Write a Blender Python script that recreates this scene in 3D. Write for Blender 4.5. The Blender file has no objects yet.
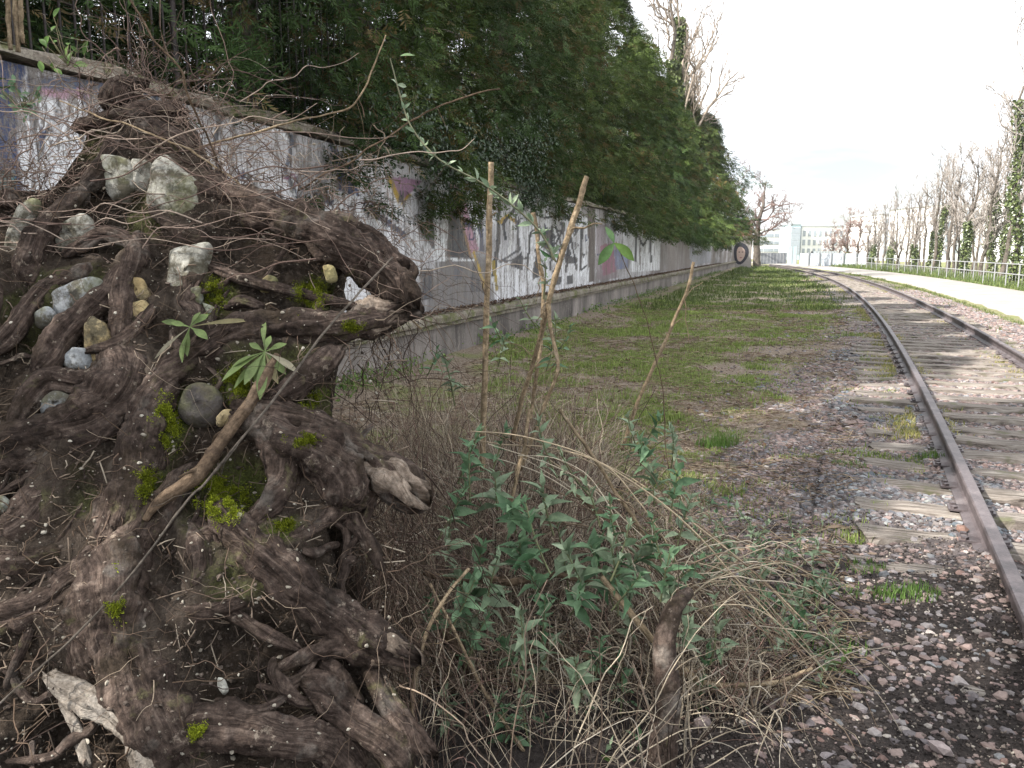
import bpy, math, random
import numpy as np
from mathutils import Vector
EXPO=1.4; HAZE=.0003
R=np.random.RandomState(7); random.seed(7)
sc=bpy.context.scene; COL=sc.collection
H=1.6; PITCH=math.radians(9.4); FPX=797.0
# ------------------------------------------------------------------ helpers
def tag(o,label=None,cat=None,group=None,kind=None):
    if label:o['label']=label
    if cat:o['category']=cat
    if group:o['group']=group
    if kind:o['kind']=kind
    return o
def empty(name,loc=(0,0,0),label=None,cat=None,group=None):
    o=bpy.data.objects.new(name,None); COL.objects.link(o); o.location=loc; o.empty_display_size=.1
    return tag(o,label,cat,group)
def link(name,me,mat=None,parent=None):
    o=bpy.data.objects.new(name,me); COL.objects.link(o)
    if mat is not None and not me.materials: me.materials.append(mat)
    if parent is not None:
        o.parent=parent; o.matrix_parent_inverse.identity()
        o.location=-Vector(parent.location) if parent.parent is None else (0,0,0)
    return o
def mesh(name,V,F,mat=None,parent=None,smooth=True,attrs=None,uv=None):
    """V (n,3); F list of int arrays (m,3) or (m,4); attrs {name:(n,4)}; uv (n,2) per vertex"""
    V=np.asarray(V,np.float32)
    if not isinstance(F,(list,tuple)): F=[F]
    F=[np.asarray(f,np.int32) for f in F if len(f)]
    me=bpy.data.meshes.new(name); me.vertices.add(len(V)); me.vertices.foreach_set('co',V.ravel())
    li=np.concatenate([f.ravel() for f in F]); tot=np.concatenate([np.full(len(f),f.shape[1],np.int32) for f in F])
    st=np.concatenate([[0],np.cumsum(tot)[:-1]]).astype(np.int32)
    me.loops.add(len(li)); me.loops.foreach_set('vertex_index',li)
    me.polygons.add(len(tot)); me.polygons.foreach_set('loop_start',st); me.polygons.foreach_set('loop_total',tot)
    me.polygons.foreach_set('use_smooth',np.full(len(tot),smooth,bool))
    me.update(calc_edges=True)
    for k,a in (attrs or {}).items():
        at=me.color_attributes.new(k,'FLOAT_COLOR','POINT'); a=np.asarray(a,np.float32)
        if a.shape[1]==3: a=np.concatenate([a,np.ones((len(a),1),np.float32)],1)
        at.data.foreach_set('color',a.ravel())
    if uv is not None:
        l=me.uv_layers.new(name='UVMap'); l.data.foreach_set('uv',np.asarray(uv,np.float32)[li].ravel())
    return link(name,me,mat,parent)
def _h(ix,iy,iz,s):
    n=(ix.astype(np.int64)*374761393+iy.astype(np.int64)*668265263+iz.astype(np.int64)*1274126177+s*97531)&0xffffffff
    n=((n^(n>>13))*1274126177)&0xffffffff
    n=((n^(n>>16))*2246822519)&0xffffffff
    return ((n^(n>>15))&0xffffff)/float(0xffffff)
def vn(p,s=0):
    p=np.asarray(p,float); i=np.floor(p).astype(np.int64); f=p-i; f=f*f*(3-2*f)
    x,y,z=i[...,0],i[...,1],i[...,2]; fx,fy,fz=f[...,0],f[...,1],f[...,2]
    r=0
    for a in (0,1):
        for b in (0,1):
            for c in (0,1):
                r=r+_h(x+a,y+b,z+c,s)*(fx if a else 1-fx)*(fy if b else 1-fy)*(fz if c else 1-fz)
    return r*2-1
def fbm(p,o=4,s=0):
    p=np.asarray(p,float); r=0;a=.5
    for k in range(o): r=r+a*vn(p*2**k,s+k*7); a*=.5
    return r
def nrm(v): return v/np.maximum(np.linalg.norm(v,axis=-1,keepdims=True),1e-9)
def p3(x,y,z=0): return np.stack([x,y,np.full_like(x,z) if np.isscalar(z) else z],-1)
def ray(u,v):
    a=(u-512)/FPX; b=-(v-384)/FPX
    return np.array([a,math.cos(PITCH)+b*math.sin(PITCH),-math.sin(PITCH)+b*math.cos(PITCH)])
EYE=np.array([0,0,H])
def atY(u,v,y):            # point of the world at forward distance y, read off the photo
    d=ray(u,v); return EYE+d*(y/d[1])
def onZ(u,v,z=0):
    d=ray(u,v); return EYE+d*((z-H)/d[2])
def spline(P,n):
    P=np.asarray(P,float); m=len(P)
    if m==2: t=np.linspace(0,1,n)[:,None]; return P[0]*(1-t)+P[1]*t
    Q=np.concatenate([[2*P[0]-P[1]],P,[2*P[-1]-P[-2]]])
    t=np.linspace(0,m-1-1e-6,n); i=t.astype(int); f=(t-i)[:,None]
    a,b,c,d=Q[i],Q[i+1],Q[i+2],Q[i+3]
    return .5*((2*b)+(-a+c)*f+(2*a-5*b+4*c-d)*f**2+(-a+3*b-3*c+d)*f**3)
def strands(P,Rr,k=4,ref=None):
    """P (N,M,3) centre lines, Rr (N,M) radii -> verts, quads, index of strand per vertex"""
    N,M,_=P.shape
    T=nrm(np.gradient(P,axis=1))
    if ref is None: ref=nrm(R.normal(size=(N,1,3)))
    A=nrm(np.cross(T,ref+0*T)); B=np.cross(T,A)
    th=np.arange(k)/k*2*math.pi
    V=P[:,:,None]+Rr[:,:,None,None]*(A[:,:,None]*np.cos(th)[None,None,:,None]+B[:,:,None]*np.sin(th)[None,None,:,None])
    n=np.arange(N)[:,None,None]*M*k; m=np.arange(M-1)[None,:,None]*k; j=np.arange(k)[None,None,:]; j2=(j+1)%k
    F=np.stack([n+m+j,n+m+j2,n+m+k+j2,n+m+k+j],-1).reshape(-1,4)
    caps=[]
    if k==4 or k==3:
        c=np.arange(N)[:,None]*M*k
        caps=[np.concatenate([c+np.arange(k)[::-1],c+(M-1)*k+np.arange(k)])]
    return V.reshape(-1,3),[F]+caps,np.repeat(np.arange(N),M*k)
def upsm(P,k=3):
    N,M,_=P.shape; Q=np.concatenate([2*P[:,:1]-P[:,1:2],P,2*P[:,-1:]-P[:,-2:-1]],1); t=np.linspace(0,M-1-1e-6,(M-1)*k+1); i=t.astype(int); f=(t-i)[None,:,None]
    a,b,c,d=Q[:,i],Q[:,i+1],Q[:,i+2],Q[:,i+3]; return .5*((2*b)+(-a+c)*f+(2*a-5*b+4*c-d)*f**2+(-a+3*b-3*c+d)*f**3)
class Bag:
    def __init__(s): s.V=[];s.F={3:[],4:[]};s.C=[];s.U=[];s.n=0
    def add(s,V,F,C=None,U=None):
        if not isinstance(F,(list,tuple)): F=[F]
        for f in F:
            f=np.asarray(f)
            if len(f): s.F[f.shape[1]].append(f+s.n)
        s.V.append(V); s.n+=len(V)
        s.C.append(np.broadcast_to(np.asarray(C if C is not None else (1,1,1),float),(len(V),3)))
        if U is not None: s.U.append(U)
    def build(s,name,mat,parent=None,smooth=True):
        F=[np.concatenate(s.F[k]) for k in (3,4) if s.F[k]]
        return mesh(name,np.concatenate(s.V),F,mat,parent,smooth,{'col':np.concatenate(s.C)},np.concatenate(s.U) if s.U else None)
def box(c,sz,rot=0,tilt=0):
    x,y,z=[d/2 for d in sz]
    V=np.array([(a*x,b*y,e*z) for a in(-1,1) for b in(-1,1) for e in(-1,1)],float)
    if tilt: ct,st=math.cos(tilt),math.sin(tilt); V=np.stack([V[:,0],V[:,1]*ct-V[:,2]*st,V[:,1]*st+V[:,2]*ct],1)
    cr,sr=math.cos(rot),math.sin(rot)
    V=np.stack([V[:,0]*cr-V[:,1]*sr,V[:,0]*sr+V[:,1]*cr,V[:,2]],1)+np.asarray(c,float)
    F=np.array([(0,1,3,2),(4,6,7,5),(0,4,5,1),(2,3,7,6),(0,2,6,4),(1,5,7,3)])
    return V,F
def leaves(Pp,D,Nn,L,W,prof=(0.12,.75,1,.7,.03),fold=.25,droop=.25):
    """lanceolate leaves, fully vectorised; Pp,D,Nn (n,3); L,W (n,)"""
    n=len(Pp); D=nrm(D); S=nrm(np.cross(D,Nn)); U=np.cross(S,D)
    t=np.linspace(0,1,len(prof)); V=np.zeros((n,len(prof),3,3))
    for i,(a,w) in enumerate(zip(t,prof)):
        c=Pp+D*(L*a)[:,None]-U*(L*droop*a*a)[:,None]
        V[:,i,1]=c
        V[:,i,0]=c+(S*(W*w/2)[:,None]+U*(W*w*fold)[:,None])
        V[:,i,2]=c+(-S*(W*w/2)[:,None]+U*(W*w*fold)[:,None])
    k=len(prof)*3; base=np.arange(n)[:,None]*k; fs=[]
    for i in range(len(prof)-1):
        for j in (0,1):
            fs.append(np.stack([base[:,0]+i*3+j,base[:,0]+i*3+j+1,base[:,0]+i*3+j+4,base[:,0]+i*3+j+3],-1))
    return V.reshape(-1,3),np.concatenate(fs),np.repeat(np.arange(n),k)
# ------------------------------------------------------------------ materials
def lin(h):
    c=[int(h[i:i+2],16)/255 for i in (0,2,4)]
    return [x/12.92 if x<=.04045 else ((x+.055)/1.055)**2.4 for x in c]
class Mat:
    def __init__(s,name,rough=.85,spec=.3):
        s.m=bpy.data.materials.new(name); s.m.use_nodes=True; s.t=s.m.node_tree; s.N=s.t.nodes
        s.b=s.N['Principled BSDF']; s.b.inputs['Roughness'].default_value=rough; s.b.inputs['Specular IOR Level'].default_value=spec
        s.co=s.N.new('ShaderNodeTexCoord')
    def l(s,a,b): s.t.links.new(a,b)
    def map(s,src,scale):
        m=s.N.new('ShaderNodeMapping'); s.l(src,m.inputs[0]); m.inputs['Scale'].default_value=scale; return m.outputs[0]
    def noise(s,scale,det=4,rough=.6,src=None,dist=0):
        n=s.N.new('ShaderNodeTexNoise'); s.l(src if src is not None else s.co.outputs['Object'],n.inputs['Vector'])
        n.inputs['Scale'].default_value=scale; n.inputs['Detail'].default_value=det; n.inputs['Roughness'].default_value=rough; n.inputs['Distortion'].default_value=dist
        return n.outputs[0]
    def vor(s,scale,src=None,feat='F1',out='Distance'):
        n=s.N.new('ShaderNodeTexVoronoi'); s.l(src if src is not None else s.co.outputs['Object'],n.inputs['Vector']); n.feature=feat
        n.inputs['Scale'].default_value=scale; return n.outputs[out]
    def ramp(s,src,stops):
        n=s.N.new('ShaderNodeValToRGB'); s.l(src,n.inputs[0]); e=n.color_ramp.elements
        while len(e)<len(stops): e.new(.5)
        for q,(p,c) in zip(e,stops):
            q.position=p; q.color=(*(c if hasattr(c,'__len__') else (c,c,c)),1)
        return n.outputs[0]
    def mix(s,f,a,b,mode='MIX'):
        n=s.N.new('ShaderNodeMix'); n.data_type='RGBA'; n.blend_type=mode
        for v,i in ((f,0),(a,6),(b,7)):
            if hasattr(v,'default_value') or hasattr(v,'is_linked'): s.l(v,n.inputs[i])
            elif i==0: n.inputs[0].default_value=v
            else: n.inputs[i].default_value=(*v,1) if len(v)==3 else v
        return n.outputs[2]
    def math(s,op,a,b=None):
        n=s.N.new('ShaderNodeMath'); n.operation=op
        for v,i in ((a,0),(b,1)):
            if v is None: continue
            if isinstance(v,(int,float)): n.inputs[i].default_value=v
            else: s.l(v,n.inputs[i])
        return n.outputs[0]
    def attr(s,name='col'):
        n=s.N.new('ShaderNodeAttribute'); n.attribute_name=name; return n.outputs['Color']
    def sep(s,c):
        n=s.N.new('ShaderNodeSeparateColor'); s.l(c,n.inputs[0]); return n.outputs
    def bump(s,h,strength=.5,dist=.02,prev=None):
        n=s.N.new('ShaderNodeBump'); s.l(h,n.inputs['Height']); n.inputs['Strength'].default_value=strength; n.inputs['Distance'].default_value=dist
        if prev is not None: s.l(prev,n.inputs['Normal'])
        s.l(n.outputs[0],s.b.inputs['Normal']); return n.outputs[0]
    def col(s,c):
        if hasattr(c,'__len__') and not hasattr(c,'links'): s.b.inputs['Base Color'].default_value=(*c,1)
        else: s.l(c,s.b.inputs['Base Color'])
        return s
def m_attr(name,rough=.8,spec=.25,scale=30,amt=.5,bstr=.3,bdist=.004,trans=0):
    """colour from the per-piece attribute, broken up by noise"""
    m=Mat(name,rough,spec); n=m.noise(scale,5,.7)
    f=m.ramp(n,[(.25,(1-amt,)*3),(.75,(1+amt*.6,)*3)])
    c=m.mix(1,m.attr(),f,'MULTIPLY'); m.col(c); m.bump(n,bstr,bdist)
    if trans:
        t=m.N.new('ShaderNodeBsdfTranslucent'); m.l(c,t.inputs[0]); x=m.N.new('ShaderNodeMixShader'); x.inputs[0].default_value=trans
        m.l(m.b.outputs[0],x.inputs[1]); m.l(t.outputs[0],x.inputs[2]); m.l(x.outputs[0],m.N['Material Output'].inputs[0])
    return m.m
def m_wood(name,dark,mid,pale,palecut=.58,gr=(.19,.175,.155)):
    m=Mat(name,.85,.12); uv=m.map(m.co.outputs['UV'],(90,9,1))
    fib=m.noise(1,6,.65,uv,.6); pat=m.noise(7,5,.6); fine=m.noise(60,4,.7)
    c=m.ramp(fib,[(.34,dark),(.5,mid),(.68,pale)])
    c=m.mix(m.ramp(pat,[(palecut,0),(palecut+.1,.75)]),c,gr)
    c=m.mix(m.ramp(m.noise(3.2,4,.6),[(.36,.8),(.52,0)]),c,tuple(x*.55 for x in dark))
    mid_=m.noise(24,6,.72); c=m.mix(.38,c,m.ramp(mid_,[(.34,dark),(.52,mid),(.68,pale)]))
    if name=='root_bark':
        c=m.mix(m.ramp(m.noise(5.5,5,.7),[(.52,0),(.66,.75)]),c,(.030,.022,.014)); c=m.mix(m.ramp(m.noise(8.5,5,.7,dist=.5),[(.60,0),(.68,.55)]),c,(.11,.105,.05)); c=m.mix(m.ramp(m.noise(13,6,.8),[(.60,0),(.66,.6)]),c,(.30,.25,.20))
    c=m.mix(1,c,m.ramp(fine,[(.3,.45),(.7,1.35)]),'MULTIPLY')
    m.col(c); b=m.bump(fib,.7,.010); b=m.bump(mid_,.8,.012,b); b=m.bump(fine,.4,.004,b); m.bump(m.noise(22,4,.6),.5,.012,b); return m.m
MW=dict(
 root=m_wood('root_bark',(.012,.0085,.007),(.062,.044,.036),(.178,.136,.112)),
 broken=m_wood('broken_wood',(.09,.065,.048),(.21,.165,.13),(.36,.30,.245),.56,(.36,.33,.29)),
 pale=m_wood('dead_wood',(.09,.075,.06),(.25,.215,.18),(.42,.38,.33),.5,(.38,.36,.33)),
 cane=m_wood('cane_wood',(.15,.11,.07),(.31,.235,.15),(.45,.36,.25),.62,(.34,.3,.26)),
 twig=m_wood('brown_stem',(.06,.042,.03),(.15,.105,.07),(.26,.19,.13),.62,(.24,.2,.17)),
 bark=m_wood('tree_bark',(.05,.042,.035),(.13,.11,.09),(.22,.19,.165)))
MA=dict(
 strand=m_attr('dry_stem',.85,.1,40,.45),
 leaf=m_attr('broad_leaf',.6,.3,45,.45,.25,.003,.25),
 needle=m_attr('conifer_needle',.75,.2,1.3,.45,0,.01,.25),
 ivy=m_attr('ivy_leaf',.35,.5,6,.4,0,.01,.15),
 grass=m_attr('grass_blade',.7,.2,5,.4,0,.01,.25),
 stone=m_attr('ballast_stone',.88,.25,45,.45,.5,.006),
 moss=m_attr('moss_growth',.95,.05,90,.5,.6,.01,.15),
 metal=m_attr('weathered_metal',.5,.4,15,.25,.1,.003),
 litter=m_attr('leaf_litter',.85,.15,60,.4,.2,.003),
)
def m_rock(name,a,b,c):
    m=Mat(name,.85,.3); n=m.noise(9,6,.65); f=m.noise(55,5,.7)
    k=m.ramp(n,[(.3,a),(.5,b),(.7,c)]); k=m.mix(m.ramp(m.noise(12,6,.75),[(.44,0),(.56,.9)]),k,(.075,.065,.042)); k=m.mix(m.ramp(m.noise(5,4,.6),[(.5,0),(.62,.6)]),k,(.14,.145,.06))
    k=m.mix(1,k,m.ramp(f,[(.3,.6),(.6,1.1)]),'MULTIPLY'); m.col(k)
    b_=m.bump(n,.6,.03); m.bump(f,.5,.006,b_); return m.m
MR=dict(grey=m_rock('pale_limestone',(.17,.165,.14),(.33,.32,.28),(.45,.44,.39)),
 blue=m_rock('blueish_stone',(.17,.18,.19),(.30,.315,.325),(.42,.43,.44)),
 yellow=m_rock('ochre_stone',(.20,.14,.06),(.35,.27,.14),(.46,.38,.24)),
 dark=m_rock('dark_stone',(.045,.04,.037),(.08,.07,.065),(.13,.115,.105)))
# ------------------------------------------------------------------ layout functions
WD=np.array([math.sin(math.radians(18.6)),math.cos(math.radians(18.6)),0]); WN=np.array([WD[1],-WD[0],0]); WPERP=4.7
WF=-WN*WPERP
def wpt(s,w=0,z=0):   # s along the wall, w out from its face towards the track, z up
    s,w,z=np.broadcast_arrays(*[np.asarray(a,float) for a in (s,w,z)])
    return WF+WD*s[...,None]+WN*w[...,None]+np.stack([0*z,0*z,z],-1)
def xL(y): t=np.asarray(y,float)-2.74; return 1.95+.44*t-.0016*t*t
def slope(y): return .44-.0032*(np.asarray(y,float)-2.74)
def wdist(x,y): return WPERP+x*WN[0]+y*WN[1]
def sdist(x,y): return x*WD[0]+y*WD[1]
def gz(x,y):          # ground relief
    P=p3(x,y); q=x-xL(y)
    z=.035*fbm(P*.9,3,3)+.012*fbm(P*6,3,5)
    w=wdist(x,y); z=z+.16*np.clip(1-w/1.6,0,1)**1.5*(y>4)
    z=z+.10*np.exp(-((x+.1)/.9)**2-((y-3.0)/1.4)**2)
    near=np.clip((4.5-y)/.8,0,1)*np.exp(-(np.minimum(q+.35,0)/1.2)**2)*(q<.0)
    z=z+.05*near
    z=z-.03*np.exp(-((q+2.2)/.8)**2)+.03*np.exp(-(q/.16)**2)+.03*np.exp(-((q-1.62)/.16)**2)+.034*(q<-.08)*(q>-.95)*np.clip(.62+vn(P*2.1,15),0,1)*(y>3.8)*(y<22)
    return z
# ------------------------------------------------------------------ ground
rr=np.concatenate([.4*1.011**np.arange(0,505),100*1.12**np.arange(1,36)])
th=np.radians(np.concatenate([np.arange(-42,44,.3),np.arange(44,318,4)]))
RR,TH=np.meshgrid(rr,th,indexing='ij'); X=RR*np.sin(TH); Y=RR*np.cos(TH)
Z=np.where(RR<110,gz(X,Y),0)
G=np.stack([X,Y,Z],-1); nr,nt=X.shape
q=X-xL(Y); w=wdist(X,Y); P=p3(X,Y)
n1=fbm(P*.8,4,11); n2=fbm(P*2.6,4,12)
gravel=np.clip((q+1.9+n2*1.3+n1*.8-np.clip((Y-9)*.09,0,.9))*2.2,0,1)*np.clip((3.1-q+n2)*2,0,1)*(Y<70)
green=np.clip(.62+n1*1.6+n2*2.0-np.clip((1.0-w)*1.2,0,1)*.6-np.clip((4.2-Y)*.8,0,1),0,1)
green=np.where(q>3.0,np.clip(green+.55,0,1),green)
dark=np.clip((4.3-Y+n2*1.2)*1.1,0,1)*np.clip((q+2.4)*2,0,1)+np.clip((3.3-Y),0,1)
F=[]
i=np.arange(nr-1)[:,None]*nt; j=np.arange(nt)[None,:]; j2=(j+1)%nt
Fq=np.stack([i+j,i+j2,i+nt+j2,i+nt+j],-1).reshape(-1,4)[:,::-1]
m=Mat('earth_ground',.95,.15); z=m.sep(m.attr('zone'))
n=m.noise(3,6,.65); f=m.noise(35,5,.7); ff=m.noise(120,4,.7)
lit=m.ramp(f,[(.3,(.07,.052,.040)),(.48,(.18,.14,.108)),(.65,(.33,.27,.21))])
st=m.mix(m.ramp(m.vor(26,out='Color'),[(0,0),(1,1)]),(.085,.072,.07),(.21,.175,.17))
st=m.mix(m.vor(26,feat='F1'),st,(.05,.045,.045))
grn=m.ramp(ff,[(.3,(.06,.08,.025)),(.5,(.14,.17,.05)),(.7,(.24,.25,.10))])
c=m.mix(z[1],lit,m.mix(m.ramp(n,[(.35,0),(.6,1)]),m.mix(.5,lit,grn),grn))
c=m.mix(z[0],c,st); c=m.mix(z[2],c,m.ramp(f,[(.35,(.016,.013,.012)),(.55,(.045,.037,.034)),(.8,(.08,.068,.06))]))
m.col(c); b=m.bump(f,.7,.03); m.bump(ff,.6,.012,b); M_ground=m.m
o=mesh('ground',G.reshape(-1,3),Fq,M_ground,attrs={'zone':np.stack([gravel,green,np.clip(dark,0,1)],-1).reshape(-1,3)}); tag(o,kind='structure')
# path
ys=np.concatenate([np.arange(-12,60,.5),np.arange(60,150,2.)])
sl=slope(ys); nx=1/np.sqrt(1+sl**2)
wob=.10*fbm(p3(ys,0*ys)*1.1,3,4)
off=np.stack([3.2+wob,3.45+0*ys,4.9+0*ys,6.5+0*ys,6.75+.10*fbm(p3(ys,0*ys+9)*1.1,3,4)],1)
PX=xL(ys)[:,None]+off*1.08-.0; PZ=np.stack([0*ys-.03,0*ys+.045,0*ys+.075,0*ys+.045,0*ys-.03],1)+.0
V=np.stack([PX,np.repeat(ys[:,None],5,1),PZ],-1); n_=len(ys)
i=np.arange(n_-1)[:,None]*5; j=np.arange(4)[None,:]
F=np.stack([i+j,i+j+1,i+j+6,i+j+5],-1).reshape(-1,4)
m=Mat('pale_path',.9,.2); n=m.noise(1.2,6,.6); f=m.noise(70,4,.7)
c=m.ramp(n,[(.3,(.23,.21,.19)),(.7,(.32,.30,.275))]); c=m.mix(1,c,m.ramp(f,[(.3,.75),(.7,1.1)]),'MULTIPLY'); m.col(c); m.bump(f,.4,.008)
o=mesh('path',V.reshape(-1,3),F,m.m); tag(o,kind='structure')
# ------------------------------------------------------------------ ballast
phi=(1+5**.5)/2
ICO=nrm(np.array([(-1,phi,0),(1,phi,0),(-1,-phi,0),(1,-phi,0),(0,-1,phi),(0,1,phi),(0,-1,-phi),(0,1,-phi),(phi,0,-1),(phi,0,1),(-phi,0,-1),(-phi,0,1)],float))
ICF=np.array([(0,11,5),(0,5,1),(0,1,7),(0,7,10),(0,10,11),(1,5,9),(5,11,4),(11,10,2),(10,7,6),(7,1,8),(3,9,4),(3,4,2),(3,2,6),(3,6,8),(3,8,9),(4,9,5),(2,4,11),(6,2,10),(8,6,7),(9,8,1)])
def randrot(n):
    qn=nrm(R.normal(size=(n,4))); a,b,c,d=qn.T
    return np.stack([1-2*(c*c+d*d),2*(b*c-a*d),2*(b*d+a*c),2*(b*c+a*d),1-2*(b*b+d*d),2*(c*d-a*b),2*(b*d-a*c),2*(c*d+a*b),1-2*(b*b+c*c)],-1).reshape(n,3,3)
def stones(P,S,C,name,flat=.6,**k):
    n=len(P); v=ICO[None]*(1+R.uniform(-.38,.25,(n,12,1)))
    v=v*R.uniform(.6,1.25,(n,1,3)); v=np.einsum('nij,nkj->nki',randrot(n),v); v[:,:,2]*=flat
    V=(v*S[:,None,None]+P[:,None]).reshape(-1,3); F=(ICF[None]+(np.arange(n)*12)[:,None,None]).reshape(-1,3)
    return mesh(name,V,F,MA['stone'],smooth=False,attrs={'col':np.repeat(C,12,0)},**k)
pal=np.array([(.19,.15,.14),(.17,.135,.13),(.21,.17,.155),(.15,.14,.145),(.21,.20,.20),(.115,.105,.11),(.27,.25,.235),(.14,.15,.16),(.18,.125,.11),(.27,.255,.235)])*np.array([1.14,1.08,1.06])
pp=np.array([.2,.16,.12,.12,.1,.1,.05,.07,.06,.02])
PS=[];SS=[];CS=[]
def scatter(n,y0,y1,q0,q1,smin,smax,dens):
    y=R.uniform(y0,y1,n); qq=R.uniform(q0,q1,n); x=xL(y)+qq; P=p3(x,y)
    keep=R.rand(n)<dens(x,y,qq,P); x,y,qq=x[keep],y[keep],qq[keep]; n=len(x)
    s=smin+(smax-smin)*R.rand(n)**2
    PS.append(np.stack([x,y,gz(x,y)+s*.15-.004],-1)); SS.append(s)
    blue=(vn(P[keep]*.8,21)>.1)[:,None]&(np.abs(qq+.4)<.7)[:,None]
    c=pal[R.choice(10,n,p=pp)]; c=np.where(blue,c*np.array([.85,.98,1.05])*.95,c); CS.append(c*R.uniform(.65,1.25,(n,1)))
vis=lambda x,y:(np.abs(x/np.maximum(y,.1))<.72)
def d1(x,y,q,P): return ((x>.75)|(y>3.3))*np.clip((q+1.9+fbm(P*2.6,4,12)*1.3+fbm(P*.8,4,11)*.8-np.clip((y-9)*.09,0,.9))*1.6+.06,0.05,1)*np.clip(.16+(y-4.1+.8*fbm(P*2,3,9))*1.2,.34,1)*vis(x,y)
scatter(64000,2.0,7,-2.6,2.9,.009,.028,d1)
scatter(42000,7,15,-2.6,3.1,.018,.042,d1)
scatter(26000,15,34,-2.4,3.1,.03,.055,d1)
PSa,SSa,CSa=np.concatenate(PS),np.concatenate(SS),np.concatenate(CS)
# clear the stones off the rails' way is not needed: they lie under the rail heads
o=stones(PSa,SSa,CSa,'track_ballast'); tag(o,'crushed pinkish grey stones spread around and beside the railway track','gravel',kind='stuff')
n=26000; y=R.uniform(2.1,4.7,n); x=.3+R.rand(n)*(xL(y)+.0-.3); k=vis(x,y); x,y=x[k],y[k]; n=len(x); s=.002+.006*R.rand(n)**2
C=np.array([(.025,.02,.018),(.07,.055,.05),(.17,.14,.12),(.36,.32,.27)])[R.choice(4,n,p=[.5,.3,.15,.05])]
tag(stones(np.stack([x,y,gz(x,y)+s*.3],-1),s,C,'soil_crumbs',.8),'fine black crumbs and tiny chips on the soil at the lower right','soil crumbs',kind='stuff')
for i,(u,v,s,c,lb) in enumerate([(703,735,.042,(.26,.21,.2),'large rounded pinkish stone at the lower right, beside dry stems'),
  (768,655+0,.0,None,None),(988,608,.03,(.27,.21,.19),'pinkish angular stone beside the left rail at the right edge'),
  (966,655,.028,(.25,.185,.165),'reddish stone on black soil by the left rail'),(760+8,730,.0,None,None),(962,536,.035,(.16,.10,.08),'dark brown stone lying right against the left rail'),
  (940,758,.04,(.3,.25,.24),'big pale pink stone at the bottom edge of the black soil'),(848,584,.024,(.33,.33,.33),'pale grey pebble left of the small grass tufts by the track')]):
    if c is None: continue
    p=onZ(u,v,.03); pz=gz(np.array([p[0]]),np.array([p[1]]))[0]
    o=stones(np.array([[p[0],p[1],pz+s*.35]]),np.array([s]),np.array([c]),'loose_stone'); tag(o,lb,'stone',group='larger stones beside the track')
# ------------------------------------------------------------------ railway track
track=empty('railway_track',(0,0,0),'old rusty railway track curving left on worn wooden sleepers','railway track')
prof=np.array([(-.0,.0),(.065,.0),(.065,.012),(.02,.024),(.009,.035),(.009,.105),(.034,.118),(.035,.142),(.028,.150),(-.028,.150),(-.035,.142),(-.034,.118),(-.009,.105),(-.009,.035),(-.02,.024),(-.065,.012),(-.065,.0)])
m=Mat('rusty_rail',.55,.45); n=m.noise(6,6,.65); f=m.noise(60,5,.7)
c=m.ramp(n,[(.3,(.045,.036,.038)),(.55,(.10,.082,.085)),(.75,(.17,.145,.145))]); c=m.mix(1,c,m.ramp(f,[(.3,.65),(.7,1.2)]),'MULTIPLY'); m.col(c); m.bump(f,.5,.004); M_rail=m.m
ys=np.concatenate([np.arange(-2,40,.12),np.arange(40,96,.5)])
def rail(off):
    x=xL(ys)+off*np.sqrt(1+slope(ys)**2); t=nrm(np.stack([slope(ys),np.ones_like(ys)],-1)); nn=np.stack([t[:,1],-t[:,0]],-1)
    V=np.stack([x[:,None]+nn[:,0:1]*prof[None,:,0],ys[:,None]+nn[:,1:2]*prof[None,:,0],np.broadcast_to(prof[None,:,1]+.045,(len(ys),17))],-1)
    i=np.arange(len(ys)-1)[:,None]*17; j=np.arange(17)[None,:]; j2=(j+1)%17
    mesh('rail',V.reshape(-1,3),np.stack([i+j,i+j2,i+17+j2,i+17+j],-1).reshape(-1,4),M_rail,track,smooth=False)
rail(0); rail(1.5)
m=Mat('weathered_sleeper',.9,.15); gr=m.noise(1,6,.7,m.map(m.co.outputs['UV'],(3,70,1)),.4); n=m.noise(2.5,4,.6); f=m.noise(40,5,.7)
c=m.ramp(gr,[(.36,(.035,.028,.024)),(.48,(.18,.155,.135)),(.70,(.36,.33,.295))])
c=m.mix(m.ramp(n,[(.56,0),(.68,.7)]),c,(.10,.085,.07)); c=m.mix(m.ramp(m.noise(5,4,.6),[(.58,0),(.7,.5)]),c,(.10,.12,.04)); m.col(c); b=m.bump(gr,.9,.02); m.bump(f,.4,.008,b); M_slp=m.m
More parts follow.
